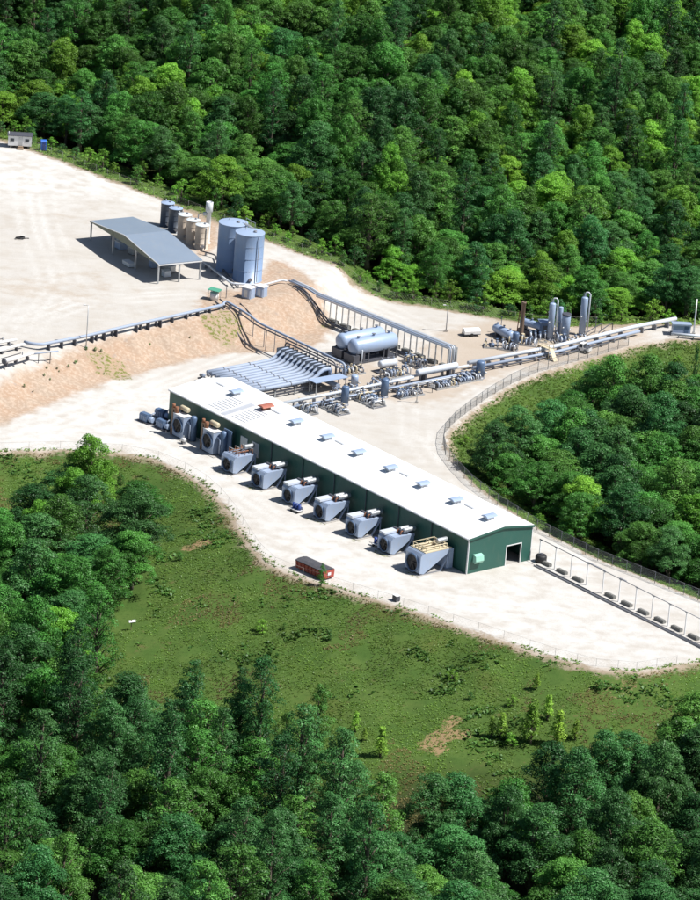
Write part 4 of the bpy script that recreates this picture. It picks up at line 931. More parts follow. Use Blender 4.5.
def vessel_v(name, label, loc, r, H_, mat, cap='dome', ladder=False, group=None, cat='vessel', skirt='steel_mid', rz=YAW, stub=True):
    t_ = thing(name, label, cat, loc, rz, group)
    pr = [(0, .5), (r, .5), (r, H_-r*.5)] + ([(r*.85, H_-r*.22), (r*.5, H_-.05), (0, H_)] if cap == 'dome' else [(r*.55, H_), (0, H_)])
    MB().lathe(pr, (0, 0, 0), 'Z', 20).build('shell', mat, t_); MB().lathe([(r*1.12, -.05), (r*1.12, .12), (r*.97, .14), (r*.97, .55)], (0, 0, 0), 'Z', 16).build('skirt', skirt, t_)
    if stub:
        for z, a in ((H_*.35, .5), (H_*.7, 2.2), (H_*.5, 4.2)):
            c_, s_ = math.cos(a), math.sin(a); MB().cyl((c_*r*.9, s_*r*.9, z), (c_*(r+.4), s_*(r+.4), z), .1+.05*r, n=8).build('nozzle', 'galv', t_)
    if ladder:
        ld = MB()
        for s in (-.2, .2): ld.bar((s, r+.18, .3), (s, r+.18, H_+.5), .05)
        l_ = ld.build('ladder', 'galv', t_)
        for k in range(int(H_/.6)): MB().bar((-.2, r+.18, .5+k*.6), (.2, r+.18, .5+k*.6), .04).build('rung', 'galv', l_)
        MB().lathe([(r*.3, H_-.1), (r+.35, H_-.55), (r+.35, H_-.45), (r*.3, H_)], (0, 0, 0), 'Z', 16).build('top_platform', 'galv', t_) if r > .6 else None
    return t_
def skid(name, label, loc, rz, Lx, Ly, seed, vessel=None, dens=1.0, cat='skid'):
    """process skid: frame, pumps, valves and pipe spools"""
    g_ = random.Random(seed); t_ = thing(name, label, cat, loc, rz)
    for s in (-1, 1):
        MB().bx(-Lx/2, Lx/2, s*Ly/2-.1, s*Ly/2+.1, 0, .24).build('skid_beam', 'galv', t_)
    for k in range(int(Lx/1.5)+1): x = -Lx/2+.1+k*(Lx-.2)/max(1, int(Lx/1.5)); MB().bx(x-.08, x+.08, -Ly/2+.1, Ly/2-.1, .04, .2).build('crossmember', 'steel_mid', t_)
    n_ = int(Lx*dens*1.5)
    for k in range(n_):
        x = -Lx/2+.4+(Lx-.8)*k/max(1, n_-1); y = g_.uniform(-.3, .3)*Ly; h_ = g_.uniform(.6, 1.5); r_ = g_.uniform(.08, .16)
        pi = MB().tube([(x, -Ly*.45, .35), (x, -Ly*.45, h_-.2), (x, -Ly*.38, h_), (x, Ly*.3, h_), (x+.15, Ly*.4, h_-.1), (x+.2, Ly*.42, .3)], r_, 8).build('pipe', g_.choice(['pipe_grey', 'pipe_white', 'galv', 'cream', 'steel_mid']), t_)
        v = MB().lathe([(0, -.2), (.2, -.18), (.24, 0), (.2, .18), (0, .2)], (x, y, h_), 'Y', 10).build('valve', g_.choice(['steel_dark', 'deep_blue', 'pipe_grey']), pi)
        MB().cyl((x, y, h_), (x, y, h_+.45), .04, n=6).cyl((x, y, h_+.42), (x, y, h_+.46), .2, n=10).build('handwheel', g_.choice(['steel_dark', 'cream', 'deep_blue']), pi)
    for k in range(max(1, n_//3)):
        x = g_.uniform(-.35, .35)*Lx; y = g_.choice([-.22, .22])*Ly
        MB().lathe([(0, -.5), (.28, -.46), (.32, -.3), (.32, .3), (.28, .46), (0, .5)], (x, y, .55), 'X', 12).bx(x-.3, x+.3, y-.2, y+.2, .1, .3).build('pump', g_.choice(['deep_blue', 'vessel_blue', 'steel_mid']), t_)
    return t_
# two bullet vessels on a dark frame
for k, (a, lb) in enumerate(((-12.9, 'large pale blue bullet vessel next to the double-post rack'), (-9.7, 'large pale blue bullet vessel nearer the pipe skids'))):
    v = vessel_h('bullet_vessel', lb, bp(a, 48.6, 0), YAW+math.pi/2, 1.35, 8.0, 2.75, 'vessel_blue', 'bullet vessels')
    MB().bx(-4.4, 4.4, -1.15, 1.15, .05, .3).build('base_frame', 'steel_dark', v)
    for x in (-4.2, -1.6, 1.6, 4.2): MB().bar((x, -1.05, .3), (x, -1.05, 1.9), .16).build('frame_post', 'steel_dark', v); MB().bar((x, 1.05, .3), (x, 1.05, 1.9), .16).build('frame_post', 'steel_dark', v)
    MB().bx(-4.9, -3.7, -1.3, 1.3, .3, 1.6).build('valve_cabinet', 'steel_dark', v)
vessel_v('riser_pipe', 'slim grey standpipe in front of the bullet vessels', bp(-6.8, 44.0, 0), .14, 3.2, 'pipe_white', 'flat', stub=False, cat='pipe')
v = vessel_h('separator_vessel', 'small white horizontal separator on a dark stand below the bullet vessels', bp(-4.0, 47.2, 0), YAW+math.pi/2, .62, 3.0, 1.35, 'pipe_white')
MB().bx(-2.4, 2.4, -.6, .6, 0, .22).build('base_frame', 'steel_dark', v)
skid('valve_skid', 'pipe and valve skid between the small white separator and the long pipe bundle', bp(-1.2, 46.5, 0), YAW+math.pi/2, 6.0, 1.8, 1)
skid('valve_skid', 'pipe and valve skid at the foot of the bullet vessels beside the manifold walkway', bp(-5.5, 40.5, 0), YAW+math.pi/2, 5.2, 2.0, 2)
skid('valve_skid', 'low valve skid lying beside the double-post rack past the bullet vessels', bp(-4.2, 53.2, 0), YAW, 5.0, 1.4, 3)
skid('meter_skid', 'meter skid behind the white roof on the building side of the first blue scrubber', bp(7.2, 27.2, 0), YAW, 5.5, 2.2, 4, dens=1.2)
skid('meter_skid', 'meter skid directly behind the roof edge at the start of the white pipe', bp(5.4, 22.8, 0), YAW, 4.5, 2.0, 5, dens=1.2)
skid('meter_skid', 'meter skid between the two dark blue scrubbers', bp(7.0, 34.6, 0), YAW, 5.5, 2.4, 6, dens=1.2)
skid('meter_skid', 'compact skid joined to the grey filter vessel at the bend of the pipe bundle', bp(5.6, 56.0, 0), YAW+math.pi/2, 5.0, 2.2, 7, dens=1.4)
skid('valve_skid', 'tight valve skid between the manifold walkway and the raised white pipe', bp(1.8, 33.5, 0), YAW+math.pi/2, 5.6, 1.8, 31, dens=1.3)
skid('valve_skid', 'tight valve skid between the blue pot and the second dark blue scrubber', bp(1.6, 41.0, 0), YAW+math.pi/2, 5.0, 1.8, 32, dens=1.3)
skid('meter_skid', 'meter skid past the second dark blue scrubber towards the sign board', bp(7.2, 42.6, 0), YAW+math.pi/2, 5.0, 1.8, 33, dens=1.2)
skid('meter_skid', 'low skid on the road side under the white exchanger', bp(6.6, 50.6, 0), YAW+math.pi/2, 4.6, 1.5, 34, dens=1.3)
vessel_v('scrubber_vessel', 'dark blue upright scrubber nearest the white roof', bp(5.9, 30.4, 0), .62, 3.2, 'deep_blue')
vessel_v('scrubber_vessel', 'dark blue upright scrubber at the head of the long pipe bundle', bp(5.9, 38.5, 0), .62, 3.2, 'deep_blue')
vessel_v('filter_vessel', 'upright grey-blue filter vessel where the pipe bundle meets the road', bp(5.6, 58.8, 0), .75, 3.0, 'deep_blue')
vessel_v('pot_vessel', 'squat blue pot on legs in the clay patch before the manifold walkway', bp(-.6, 37.6, 0), .6, 1.9, 'vessel_blue')
# long white pipe lines running from the roof edge to the far gate
ground_pipe('pipeline', 'white pipe raised behind the white roof up to the scrubbers', [bp(4.2, 18.5, 1.5), bp(4.2, 30, 1.55), bp(4.2, 39, 1.6), bp(4.0, 46, 1.6)], .24, 'pipe_white', 2.8)
ground_pipe('pipeline', 'grey pipe low beside the raised white pipe behind the roof', [bp(5.0, 18.5, .9), bp(5.0, 30, .9), bp(5.0, 40, .9), bp(5.0, 46, .9)], .16, 'pipe_grey', 3.2)
v = vessel_h('heat_exchanger', 'long thick white exchanger vessel over the pipe bundle', bp(3.4, 51.4, 0), YAW+math.pi/2, .55, 8.0, 2.0, 'pipe_white', None, 'steel_dark', 2)
for k, (db_, z, r, m_) in enumerate(((1.0, .7, .2, 'pipe_grey'), (1.6, .5, .16, 'steel_mid'), (2.1, 1.0, .12, 'galv'), (-.7, 1.2, .2, 'pipe_white'), (.4, .42, .18, 'steel_dark'))):
    ground_pipe('pipeline', ['grey pipe directly under the white exchanger', 'dark grey pipe on the road side of the exchanger bundle', 'thin galvanised pipe outermost on the road side of the exchanger bundle', 'white pipe on the rack side of the exchanger', 'black pipe lowest in the exchanger bundle'][k], [bp(3.4+db_, 40.5+k*.7, z), bp(3.4+db_, 52, z), bp(3.3+db_, 60-k*.4, z)], r, m_, 2.4)
pt = thing('sign_board', 'small white board on the exchanger bundle facing the road', 'sign', bp(7.8, 46.9, 0), YAW)
MB().bar((0, 0, 0), (0, 0, .9), .08).build('post', 'steel_dark', pt); MB().box((0, 0, 1.15), (.85, .08, .6), rz=.4).build('board', 'white_paint', pt)
ln = [bp(1.7, 59.5, 0), bp(1.6, 78, 0), bp(.6, 90, 0), bp(-.2, 98, 0), bp(-.4, 107.5, 0)]
def raised(line, h, off): return [(x+off*LX[0], y+off*LX[1], gz(x, y)+h) for x, y, z in line]
ground_pipe('pipeline', 'thick white pipe of the line from the exchanger to the far gate', raised(ln, 1.25, 0), .34, 'pipe_white', 3.0, 'steel_mid')
ground_pipe('pipeline', 'thick grey pipe beside the white one towards the far gate', raised(ln[:-1], .75, 1.1), .26, 'pipe_grey', 3.0, 'steel_mid')
ground_pipe('pipeline', 'slim dark pipe lowest beside the line towards the far gate', raised(ln[:-2], .4, 1.7), .14, 'steel_dark', 4.0, 'steel_mid')
# pipe crossover and bends beside the dehydration towers
t_ = thing('pipe_crossover', 'cream step-over frame across the long pipe line near the towers', 'step-over', bp(2.0, 75.8, 0), YAW)
for s in (-1, 1):
    for x in (-1.1, 1.6): MB().bar((x, s*.5, 0), (x, s*.5, 2.6), .1).build('post', 'cream', t_)
    MB().bar((-1.1, s*.5, 2.55), (1.6, s*.5, 2.55), .08).build('handrail', 'cream', t_)
MB().bx(-1.1, 1.6, -.5, .5, 1.72, 1.8).build('deck', 'cream', t_)
for k, (x, dx) in enumerate(((-1.1, -1), (1.6, 1))): MB().bar((x, 0, 1.75), (x+dx*1.3, 0, 0), .8, .1).build('stair', 'cream', t_)

# ------------------------------------------------------------------ dehydration yard
def bt(px, py): p = flat(px, py, 0); return (p[0], p[1], gz(*p))
def tower(px, py, r, H_, mat, label, crook=True, ladder=True):
    t_ = vessel_v('contactor_tower', label, bt(px, py), r, H_, mat, 'dome', ladder, None, 'tower', rz=0)
    if crook: MB().tube([(0, 0, H_-.1), (0, 0, H_+.5), (.2, 0, H_+.75), (.55, 0, H_+.75), (r+.28, 0, H_+.4), (r+.28, 0, .5)], .13, 8).build('overhead_pipe', 'pipe_white', t_)
    return t_
tower(549.5, 340, .55, 6.6, 'vessel_blue', 'pale blue contactor tower with overhead pipe beside the dark blue cabinet')
tower(564.5, 339, .72, 4.4, 'vessel_blue', 'shorter wide blue vessel with dark cap next to the contactor tower', False, False)
t_ = bpy.data.objects[[o.name for o in bpy.data.objects if o.get('label', '').startswith('shorter wide')][0]]; MB().lathe([(.5, 4.2), (.78, 4.2), (.78, 4.5), (0, 4.55)], (0, 0, 0), 'Z', 16).build('cap', 'steel_dark', t_)
tower(558.5, 336, .4, 5.2, 'vessel_blue', 'slim pale blue column behind the contactor tower', False, False)
tower(581.5, 335, .58, 6.8, 'vessel_blue', 'tallest pale blue contactor tower standing alone by the forest', True, True)
t_ = thing('flare_stack', 'tall brown-grey exhaust stack at the edge of the dehydration yard', 'stack', bt(520.5, 341), 0)
MB().lathe([(.5, 0), (.5, .3), (.38, .5), (.34, 6.5), (.42, 6.6), (.42, 6.9), (.3, 6.9), (.3, 6.5)], (0, 0, 0), 'Z', 16).build('stack', 'brown_stack', t_)
MB().bar((-.8, 0, 0), (-.55, 0, 5.2), .16).build('brace_leg', 'rust', t_); MB().bar((-.75, 0, 2.2), (-.3, 0, 2.2), .1).build('tie', 'rust', t_); MB().bar((-.62, 0, 4.4), (-.3, 0, 4.4), .1).build('tie', 'rust', t_)
v = vessel_h('reboiler_vessel', 'pale blue horizontal reboiler on the rack side of the exhaust stack', bt(503, 339), -.95, .75, 4.4, 1.3, 'vessel_blue'); MB().bx(-2.8, 2.8, -.7, .7, 0, .25).build('base_frame', 'steel_dark', v)
v = vessel_h('reboiler_vessel', 'pale blue horizontal reboiler raised behind the exhaust stack', bt(531, 335.5), -.6, .62, 4.0, 2.0, 'vessel_blue'); MB().bx(-2.4, 2.4, -.7, .7, 0, .8).build('base_frame', 'steel_dark', v)
t_ = thing('control_cabinet', 'dark blue box cabinet at the foot of the contactor tower', 'cabinet', bt(543.5, 338), .2)
MB().bx(-.95, .95, -.9, .9, .15, 2.9).build('cabinet', 'deep_blue', t_); MB().prism([(-1.0, 2.9), (1.0, 2.9), (1.0, 3.0), (0, 3.2), (-1.0, 3.0)], -1.05, 1.05).build('roof', 'vessel_blue', t_); MB().bx(-.5, .4, -.94, -.9, .25, 2.4).build('door', 'slate', t_)
for s in (-1, 1): MB().bx(s*.7-.1, s*.7+.1, -.95, .95, 0, .15).build('skid_rail', 'steel_dark', t_)
vessel_v('glycol_vessel', 'small deep blue upright vessel in front of the exhaust stack', bt(515, 346.5), .55, 2.6, 'deep_blue')
skid('glycol_skid', 'pipe skid around the foot of the exhaust stack', bt(522, 343.5), -.1, 5.0, 2.4, 21, dens=1.0)
skid('glycol_skid', 'low pipe skid at the gravel side of the dehydration yard', bt(494, 347), .05, 3.6, 1.8, 22, dens=.8)
skid('glycol_skid', 'pipe skid between the contactor towers', bt(570, 342), .2, 5.5, 2.0, 23, dens=1.0)
skid('glycol_skid', 'low dark pump skid beside the small deep blue vessel', bt(509, 350), -.3, 2.8, 1.4, 24, dens=1.1)
skid('glycol_skid', 'pipe skid behind the dark blue cabinet', bt(537, 341), .1, 3.2, 1.6, 25, dens=1.0)
for k, (A, C_, lb) in enumerate((((585,341), (601,332), 'thin loop pipe beside the tallest contactor tower'), ((598,340), (612,331), 'thin loop pipe past the tallest contactor tower towards the gate'))):
    a_, c_ = bt(*A), bt(*C_); ground_pipe('loop_pipe', lb, [(a_[0], a_[1], .3), (a_[0], a_[1], 1.4), (c_[0], c_[1], 1.6), (c_[0], c_[1], .2)], .08, 'steel_dark', 9)
for px, py, H_, lb in ((500.5, 333, 2.8, 'short dark post behind the pale reboiler'), (595, 333, 2.4, 'short dark post beside the thin loop pipes')):
    t_ = thing('marker_post', lb, 'post', bt(px, py), 0); MB().bar((0, 0, -.2), (0, 0, H_), .12).build('post', 'steel_mid', t_); MB().bx(-.16, .16, -.1, .1, H_, H_+.25).build('cap', 'steel_dark', t_)
# hut, gate and pipe at the far end
t_ = thing('skid_hut', 'pale blue-grey skid hut at the far end of the pipe line', 'hut', bt(680.5, 334.5), .1)
MB().bx(-1.5, 1.5, -.9, .9, .35, 1.9).build('wall', 'vessel_blue', t_); MB().prism([(-1.05, 1.9), (1.05, 1.9), (1.05, 2.0), (-1.05, 2.15)], -1.65, 1.65).build('roof', 'cooler_blue', t_); MB().bx(.4, 1.1, -.94, -.9, .45, 1.75).build('door', 'deep_blue', t_)
for s in (-1, 1): MB().bx(-1.7, 1.7, s*.7-.12, s*.7+.12, 0, .35).build('skid_beam', 'galv', t_)
a_ = bt(671, 337); c_ = bt(712, 340); ground_pipe('pipeline', 'pale pipe running past the front of the skid hut', [(a_[0], a_[1], gz(*a_[:2])+.6), (c_[0], c_[1], gz(*c_[:2])+.7)], .24, 'pipe_white', 2.5)
def light_pole(px, py, z0, H_, label, mat='galv', lamp=True, r=.09):
    p = at(px, py, z0); t_ = thing('light_pole', label, 'pole', tuple(p), 0)
    MB().cyl((0, 0, -.2), (0, 0, H_), r, r*.6, 8).build('pole', mat, t_); MB().bx(-.25, .25, -.25, .25, -.2, .3).build('footing', 'concrete', t_)
    if lamp: MB().bar((0, 0, H_-.1), (-.5, -.1, H_+.05), .06).build('arm', mat, t_); MB().box((-.6, -.12, H_+.05), (.45, .22, .14)).build('lamp_head', 'white_paint', t_)
light_pole(86, 348, 4, 7.2, 'slim light pole at the top of the clay bank')
light_pole(446, 331.5, 0, 4.6, 'light pole on the open gravel past the double-post rack', 'steel_mid')
light_pole(416.5, 403, 0, 3.2, 'short grey post with lamp beside the road at the scrubbers')
light_pole(693.5, 334, 0, 6.2, 'tall pale utility pole beside the skid hut', 'white_paint', False, .17)
light_pole(206, 206, 4, 3.6, 'slim pole behind the row of small tanks by the forest', 'galv', False, .05) if False else None
# white vehicles
def pickup(px, py, rz, label, mat='white_paint', s=1.0):
    t_ = thing('utility_cart', label, 'utility vehicle', bt(px, py), rz)
    b = MB(); b.prism([(-1.35, .38), (1.35, .38), (1.4, .75), (.95, .88), (.35, .92), (-1.35, .92)], -.68, .68, 'Y').build('body', mat, t_)
    c = MB().prism([(-.35, .92), (.55, .92), (.30, 1.5), (-.28, 1.5)], -.62, .62, 'Y').build('cab', 'glass', t_); MB().bx(-.36, .36, -.66, .66, 1.5, 1.58).build('roof', mat, c)
    for y in (-.63, .63): MB().bar((-.32, y, .92), (-.28, y, 1.5), .07).build('pillar', mat, c); MB().bar((.52, y, .92), (.30, y, 1.5), .07).build('pillar', mat, c)
    MB().bx(-1.3, -.45, -.6, .6, .92, 1.02).build('bed', 'steel_dark', t_)
    for x in (-.85, .85):
        for y in (-.68, .68): w_ = MB().cyl((x, y-.1, .32), (x, y+.1, .32), .32, n=14).build('wheel', 'rubber', t_); MB().cyl((x, y-.11, .32), (x, y+.11, .32), .16, n=10).build('rim', 'galv', w_)
    for y in (-.5, .5): MB().bx(1.36, 1.41, y-.12, y+.12, .6, .72).build('headlight', 'glass', t_)
pickup(582.5, 351.5, 2.6, 'small white utility vehicle parked against the long pipe line below the towers')
t_ = thing('tank_trailer', 'white covered trailer parked on the open gravel past the double-post rack', 'trailer', bt(471, 335.5), .35)
MB().prism([(-.65, .45), (.65, .45), (.68, .95), (.4, 1.3), (-.4, 1.3), (-.68, .95)], -1.4, 1.4).build('cover', 'white_paint', t_); MB().bx(-1.45, 1.45, -.68, .68, .34, .45).build('chassis', 'steel_dark', t_); MB().bar((-1.45, 0, .4), (-2.2, 0, .35), .1).build('drawbar', 'steel_dark', t_)
for y in (-.72, .72): MB().cyl((-.1, y-.09, .3), (-.1, y+.09, .3), .3, n=12).build('wheel', 'rubber', t_)

# ------------------------------------------------------------------ upper pad: shed, tanks, trailer
p = flat(158, 284, 4); sy = R(-58.5)
shed = thing('open_shed', 'open-sided shed with a blue-grey metal roof', 'shed', (p[0], p[1], 4.0), sy)
SL, SW, SE, SR = 25.0, 7.9, 3.45, 4.75
# local x runs from the far end (x=-SL) to the near end (x=0), y is the depth
MB().prism([(-SL-.2, SE), (-SL/2, SR), (-SL/2, SR+.1), (-SL-.2, SE+.1)], -.2, SW+.2, 'Y').build('roof', 'shed_roof', shed)
MB().prism([(-SL/2+.002, SR), (.2, SE), (.2, SE+.1), (-SL/2+.002, SR+.1)], -.2, SW+.2, 'Y').build('roof', 'shed_roof', shed)
for y in (-.12, SW+.08): MB().prism([(-SL, SE-.12), (0, SE-.12), (0, SE-.02), (-SL/2, SR-.03), (-SL, SE-.02)], y, y+.05, 'Y').build('gable_panel', 'shed_side', shed)
MB().bx(.12, .20, -.2, SW+.2, SE-.22, SE-.01).build('fascia', 'white_paint', shed); MB().bx(-SL-.2, -SL-.12, -.2, SW+.2, SE-.22, SE-.01).build('fascia', 'white_paint', shed)
MB().prism([(-SL-.2, SE+.0), (-SL/2, SR+.02), (.2, SE+.0), (.2, SE+.12), (-SL/2, SR+.13), (-SL-.2, SE+.12)], -.26, -.2, 'Y').build('edge_trim', 'white_paint', shed)
for x in (-.1, -SL/3, -2*SL/3, -SL+.1):
    for y in ((0, SW/2, SW) if x in (-.1, -SL+.1) else (0, SW)): MB().bar((x, y, -.3), (x, y, SE-.1+(.75 if -SL+1 < x < -1 else 0)), .24).build('column', 'galv', shed)
for x in (-SL/3, -2*SL/3): MB().bx(x-.12, x+.12, 0, SW, SE+.5, SE+.75).build('rafter', 'steel_dark', shed)
for x in (-.1, -SL+.1): MB().bx(x-.1, x+.1, 0, SW, SE-.35, SE-.12).build('rafter', 'steel_mid', shed)
def sp(x, y): c_, s_ = math.cos(sy), math.sin(sy); return (p[0]+c_*x-s_*y, p[1]+s_*x+c_*y)
def crate(x, y, d, m_, label, rz=0, kind='crate'):
    q = sp(x, y); t_ = thing(kind, label, 'crate' if kind == 'crate' else kind.replace('_', ' '), (*q, gz(*q)), sy+rz)
    MB().bx(-d[0]/2, d[0]/2, -d[1]/2, d[1]/2, .12, d[2]).build('box', m_, t_); MB().bx(-d[0]/2-.04, d[0]/2+.04, -d[1]/2-.04, d[1]/2+.04, d[2], d[2]+.07).build('lid', 'white_paint', t_)
    for s in (-1, 1): MB().bx(s*d[0]*.35-.08, s*d[0]*.35+.08, -d[1]/2, d[1]/2, 0, .12).build('runner', 'wood', t_)
crate(-10.5, -.1, (2.4, 1.2, .7), 'fiberglass', 'long white lidded box lying under the shed in the open shade')
crate(-3.2, 3.2, (1.2, 1.2, 1.1), 'pipe_white', 'white crate under the shed near its end columns')
crate(-5.2, 5.0, (1.4, 1.2, 1.2), 'galv', 'grey crate behind the white crate under the shed', .3)
crate(-8.4, 3.4, (1.2, 1.0, 1.3), 'vessel_blue', 'pale blue crate in the middle of the shed')
crate(-19.4, 3.0, (1.8, 1.4, 1.3), 'vessel_blue', 'pale blue crate at the far dark end of the shed', .1)
crate(-16.0, 3.6, (1.4, 1.2, 1.2), 'galv', 'grey crate beside the pale blue crate at the far end of the shed', .2)
crate(-22.0, 4.6, (1.6, 1.4, 1.2), 'pipe_white', 'white crate against the far columns of the shed', .0)

def storage_tank(name, label, xy, r, H_, mat, top, group, rail=False, n=32):
    t_ = thing(name, label, 'tank', (xy[0], xy[1], gz(*xy)), 0, group)
    prof = [(r+.08, -.3), (r+.08, .06), (r, .06)]
    prof += [(r, H_-.05)]
    MB().lathe(prof, (0, 0, 0), 'Z', n).build('shell', mat, t_); tp = MB().lathe([(r+.05, H_-.06), (r+.05, H_+.02), (r*.6, H_+.14), (.05, H_+.26)], (0, 0, 0), 'Z', n).build('roof', top, t_)
    MB().cyl((r*.35, -r*.2, H_+.1), (r*.35, -r*.2, H_+.45), .16 if r < 2 else .28, n=10).build('hatch', 'steel_mid', tp)
    MB().cyl((-r*.3, r*.3, H_+.1), (-r*.3, r*.3, H_+.55), .07, n=8).build('vent_pipe', 'galv', tp)
    for k in range(1, 4): MB().lathe([(r+.004, H_*k/4-.03), (r+.018, H_*k/4-.03), (r+.018, H_*k/4+.03), (r+.004, H_*k/4+.03)], (0, 0, 0), 'Z', n).build('seam_band', mat, t_)
    mw = MB().cyl((r*.25, -r*.93, .7), (r*.27, -r*1.05, .7), .3, n=12).build('manway', 'steel_mid', t_)
    MB().tube([(r*.62, -r*.79, H_-.2), (r*.66, -r*.86, H_-.5), (r*.66, -r*.86, .3)], .07, 6).build('downpipe', 'galv', t_)
    if rail:
        hr = MB(); k_ = 22
        for i in range(k_):
            a = 2*math.pi*i/k_; b_ = 2*math.pi*(i+1)/k_
            hr.bar((r*math.cos(a), r*math.sin(a), H_+.75), (r*math.cos(b_), r*math.sin(b_), H_+.75), .03); hr.bar((r*math.cos(a), r*math.sin(a), H_), (r*math.cos(a), r*math.sin(a), H_+.75), .03)
        q = hr.build('guard_rail', 'galv', t_)
        lad = MB(); 
        for s in (-.25, .25): lad.bar((-r*.55+s, -r*.84-.15, 0), (-r*.55+s, -r*.84-.15, H_+.9), .05)
        lad = None
        st_ = MB(); m_ = 26
        for i in range(m_): a = 3.4+2.2*i/m_; st_.box(((r+.32)*math.cos(a), (r+.32)*math.sin(a), .3+(H_-.3)*i/m_), (.6, .28, .05), rz=a)
    return t_
bt1 = flat(247, 279.0, 4.0); bt2 = flat(230.3, 269.0, 4.0)
storage_tank('storage_tank', 'big blue-grey storage tank nearer the white equipment boxes', bt1, 2.45, 8.3, 'tank_blue', 'vessel_blue', 'big storage tanks')
storage_tank('storage_tank', 'big blue-grey storage tank partly hidden behind its twin', bt2, 2.45, 8.3, 'tank_blue', 'vessel_blue', 'big storage tanks')
t_ = thing('tank_gantry', 'small railed gantry bridging the tops of the two big tanks', 'gantry', (*((bt1+bt2)/2), 12.3), math.atan2(*(bt1-bt2)[::-1]))
MB().bx(-1.6, 1.6, 1.1, 1.7, 0.02, .1).build('deck', 'galv', t_)
for x in (-1.5, 0, 1.5): MB().bar((x, 1.66, .1), (x, 1.66, 1.0), .05).build('post', 'galv', t_)
MB().bar((-1.6, 1.66, 1.0), (1.6, 1.66, 1.0), .06).build('handrail', 'galv', t_)
for px, py, m_, lb in ((166.5, 226, 'slate', 'dark slate tank at the far end of the small tank row'), (174.5, 231.5, 'slate', 'dark slate tank next to the tan tanks'), (183.5, 238, 'tan_tank', 'tan tank next to the dark slate tanks'), (192, 243.5, 'tan_tank', 'tan tank in the middle of the three tan ones'), (201, 248.5, 'tan_tank', 'tan tank at the shed end of the small tank row')):
    storage_tank('small_tank', lb, flat(px, py, 4.0), 1.17, 4.3, m_, 'fiberglass' if m_ != 'slate' else 'vessel_blue', 'row of small tanks', n=22)
q = flat(207, 243, 4.0); t_ = thing('vapour_combustor', 'pale upright combustor stack with wider head behind the tan tanks', 'stack', (*q, gz(*q)), 0)
MB().lathe([(.6, 0), (.6, .2), (.42, .3), (.42, 5.6), (.62, 5.7), (.62, 7.4), (.5, 7.45), (.5, 6.6)], (0, 0, 0), 'Z', 18).build('stack', 'fiberglass', t_); MB().bx(-1.0, -.4, -.3, .3, 5.0, 5.5).build('burner_box', 'galv', t_); MB().tube([(-.4, 0, 5.2), (-1.5, 0, 5.2), (-1.8, 0, 4.9), (-1.8, 0, .1)], .1, 8).build('pipe', 'galv', t_)
def round_box(px, py, label, w_, d_, h_):
    q = flat(px, py, 4.0); t_ = thing('equipment_box', label, 'box', (*q, gz(*q)), -.55, 'white equipment boxes below the tanks')
    c_ = .22; MB().prism([(-w_/2, -d_/2+c_), (-w_/2+c_, -d_/2), (w_/2-c_, -d_/2), (w_/2, -d_/2+c_), (w_/2, d_/2-c_), (w_/2-c_, d_/2), (-w_/2+c_, d_/2), (-w_/2, d_/2-c_)], .12, h_, 'Z').build('casing', 'vessel_blue', t_)
    MB().prism([(-w_/2-.05, -d_/2-.05), (w_/2+.05, -d_/2-.05), (w_/2+.05, d_/2+.05), (-w_/2-.05, d_/2+.05)], h_, h_+.1, 'Z').build('lid', 'white_paint', t_)
    MB().bx(-w_/2, w_/2, -d_/2, d_/2, -.2, .12).build('plinth', 'concrete', t_); MB().bx(-.3, .35, -d_/2-.03, -d_/2, .3, h_-.3).build('door', 'fiberglass', t_)
round_box(248, 297.5, 'pale equipment box with white lid nearer the green-topped bin', 1.9, 1.6, 1.85)
round_box(261, 296, 'pale equipment box with white lid farther from the green-topped bin', 1.7, 1.5, 1.8)
q = flat(214, 299.5, 4.0); t_ = thing('valve_shelter', 'small white round bin under a green canopy near the shed', 'shelter', (*q, gz(*q)), -.3)
MB().lathe([(0, 0), (.72, 0), (.72, 1.25), (0, 1.3)], (0, 0, 0), 'Z', 18).build('bin', 'white_paint', t_); MB().box((.05, 0, 1.75), (2.0, 1.7, .08), ry=.08).build('canopy', 'green_lid', t_)
for x in (-.8, .85):
    for y in (-.7, .7): MB().bar((x, y, -.1), (x, y, 1.75), .07).build('post', 'galv', t_)
def tl(px, py, h): p_ = flat(px, py, 4.0); return (p_[0], p_[1], 4.0+h)
ground_pipe('pipeline', 'pale pipe run from the shed past the big tanks to the double-post rack', [tl(203, 266, .7), tl(215, 275, .7), tl(231, 287.5, .7), tl(262, 288.5, .6), tl(281, 283.5, .6), tl(287, 284.0, .55)], .16, 'pipe_white', 2.4, 'steel_mid')
ground_pipe('pipeline', 'dark pipe run beside the pale one below the big tanks', [tl(200, 254, .6), tl(215, 258, .6), tl(218, 266, .6), tl(232, 283, .5), tl(236, 289, .5)], .12, 'steel_dark', 2.4, 'steel_mid')
t_ = thing('marker_post', 'short dark post between the green-topped bin and the pale boxes', 'post', tl(226, 298, 0), 0); MB().bar((0, 0, -.2), (0, 0, 2.2), .13).build('post', 'steel_mid', t_); MB().bx(-.14, .14, -.14, .14, 2.2, 2.3).build('cap', 'steel_dark', t_)
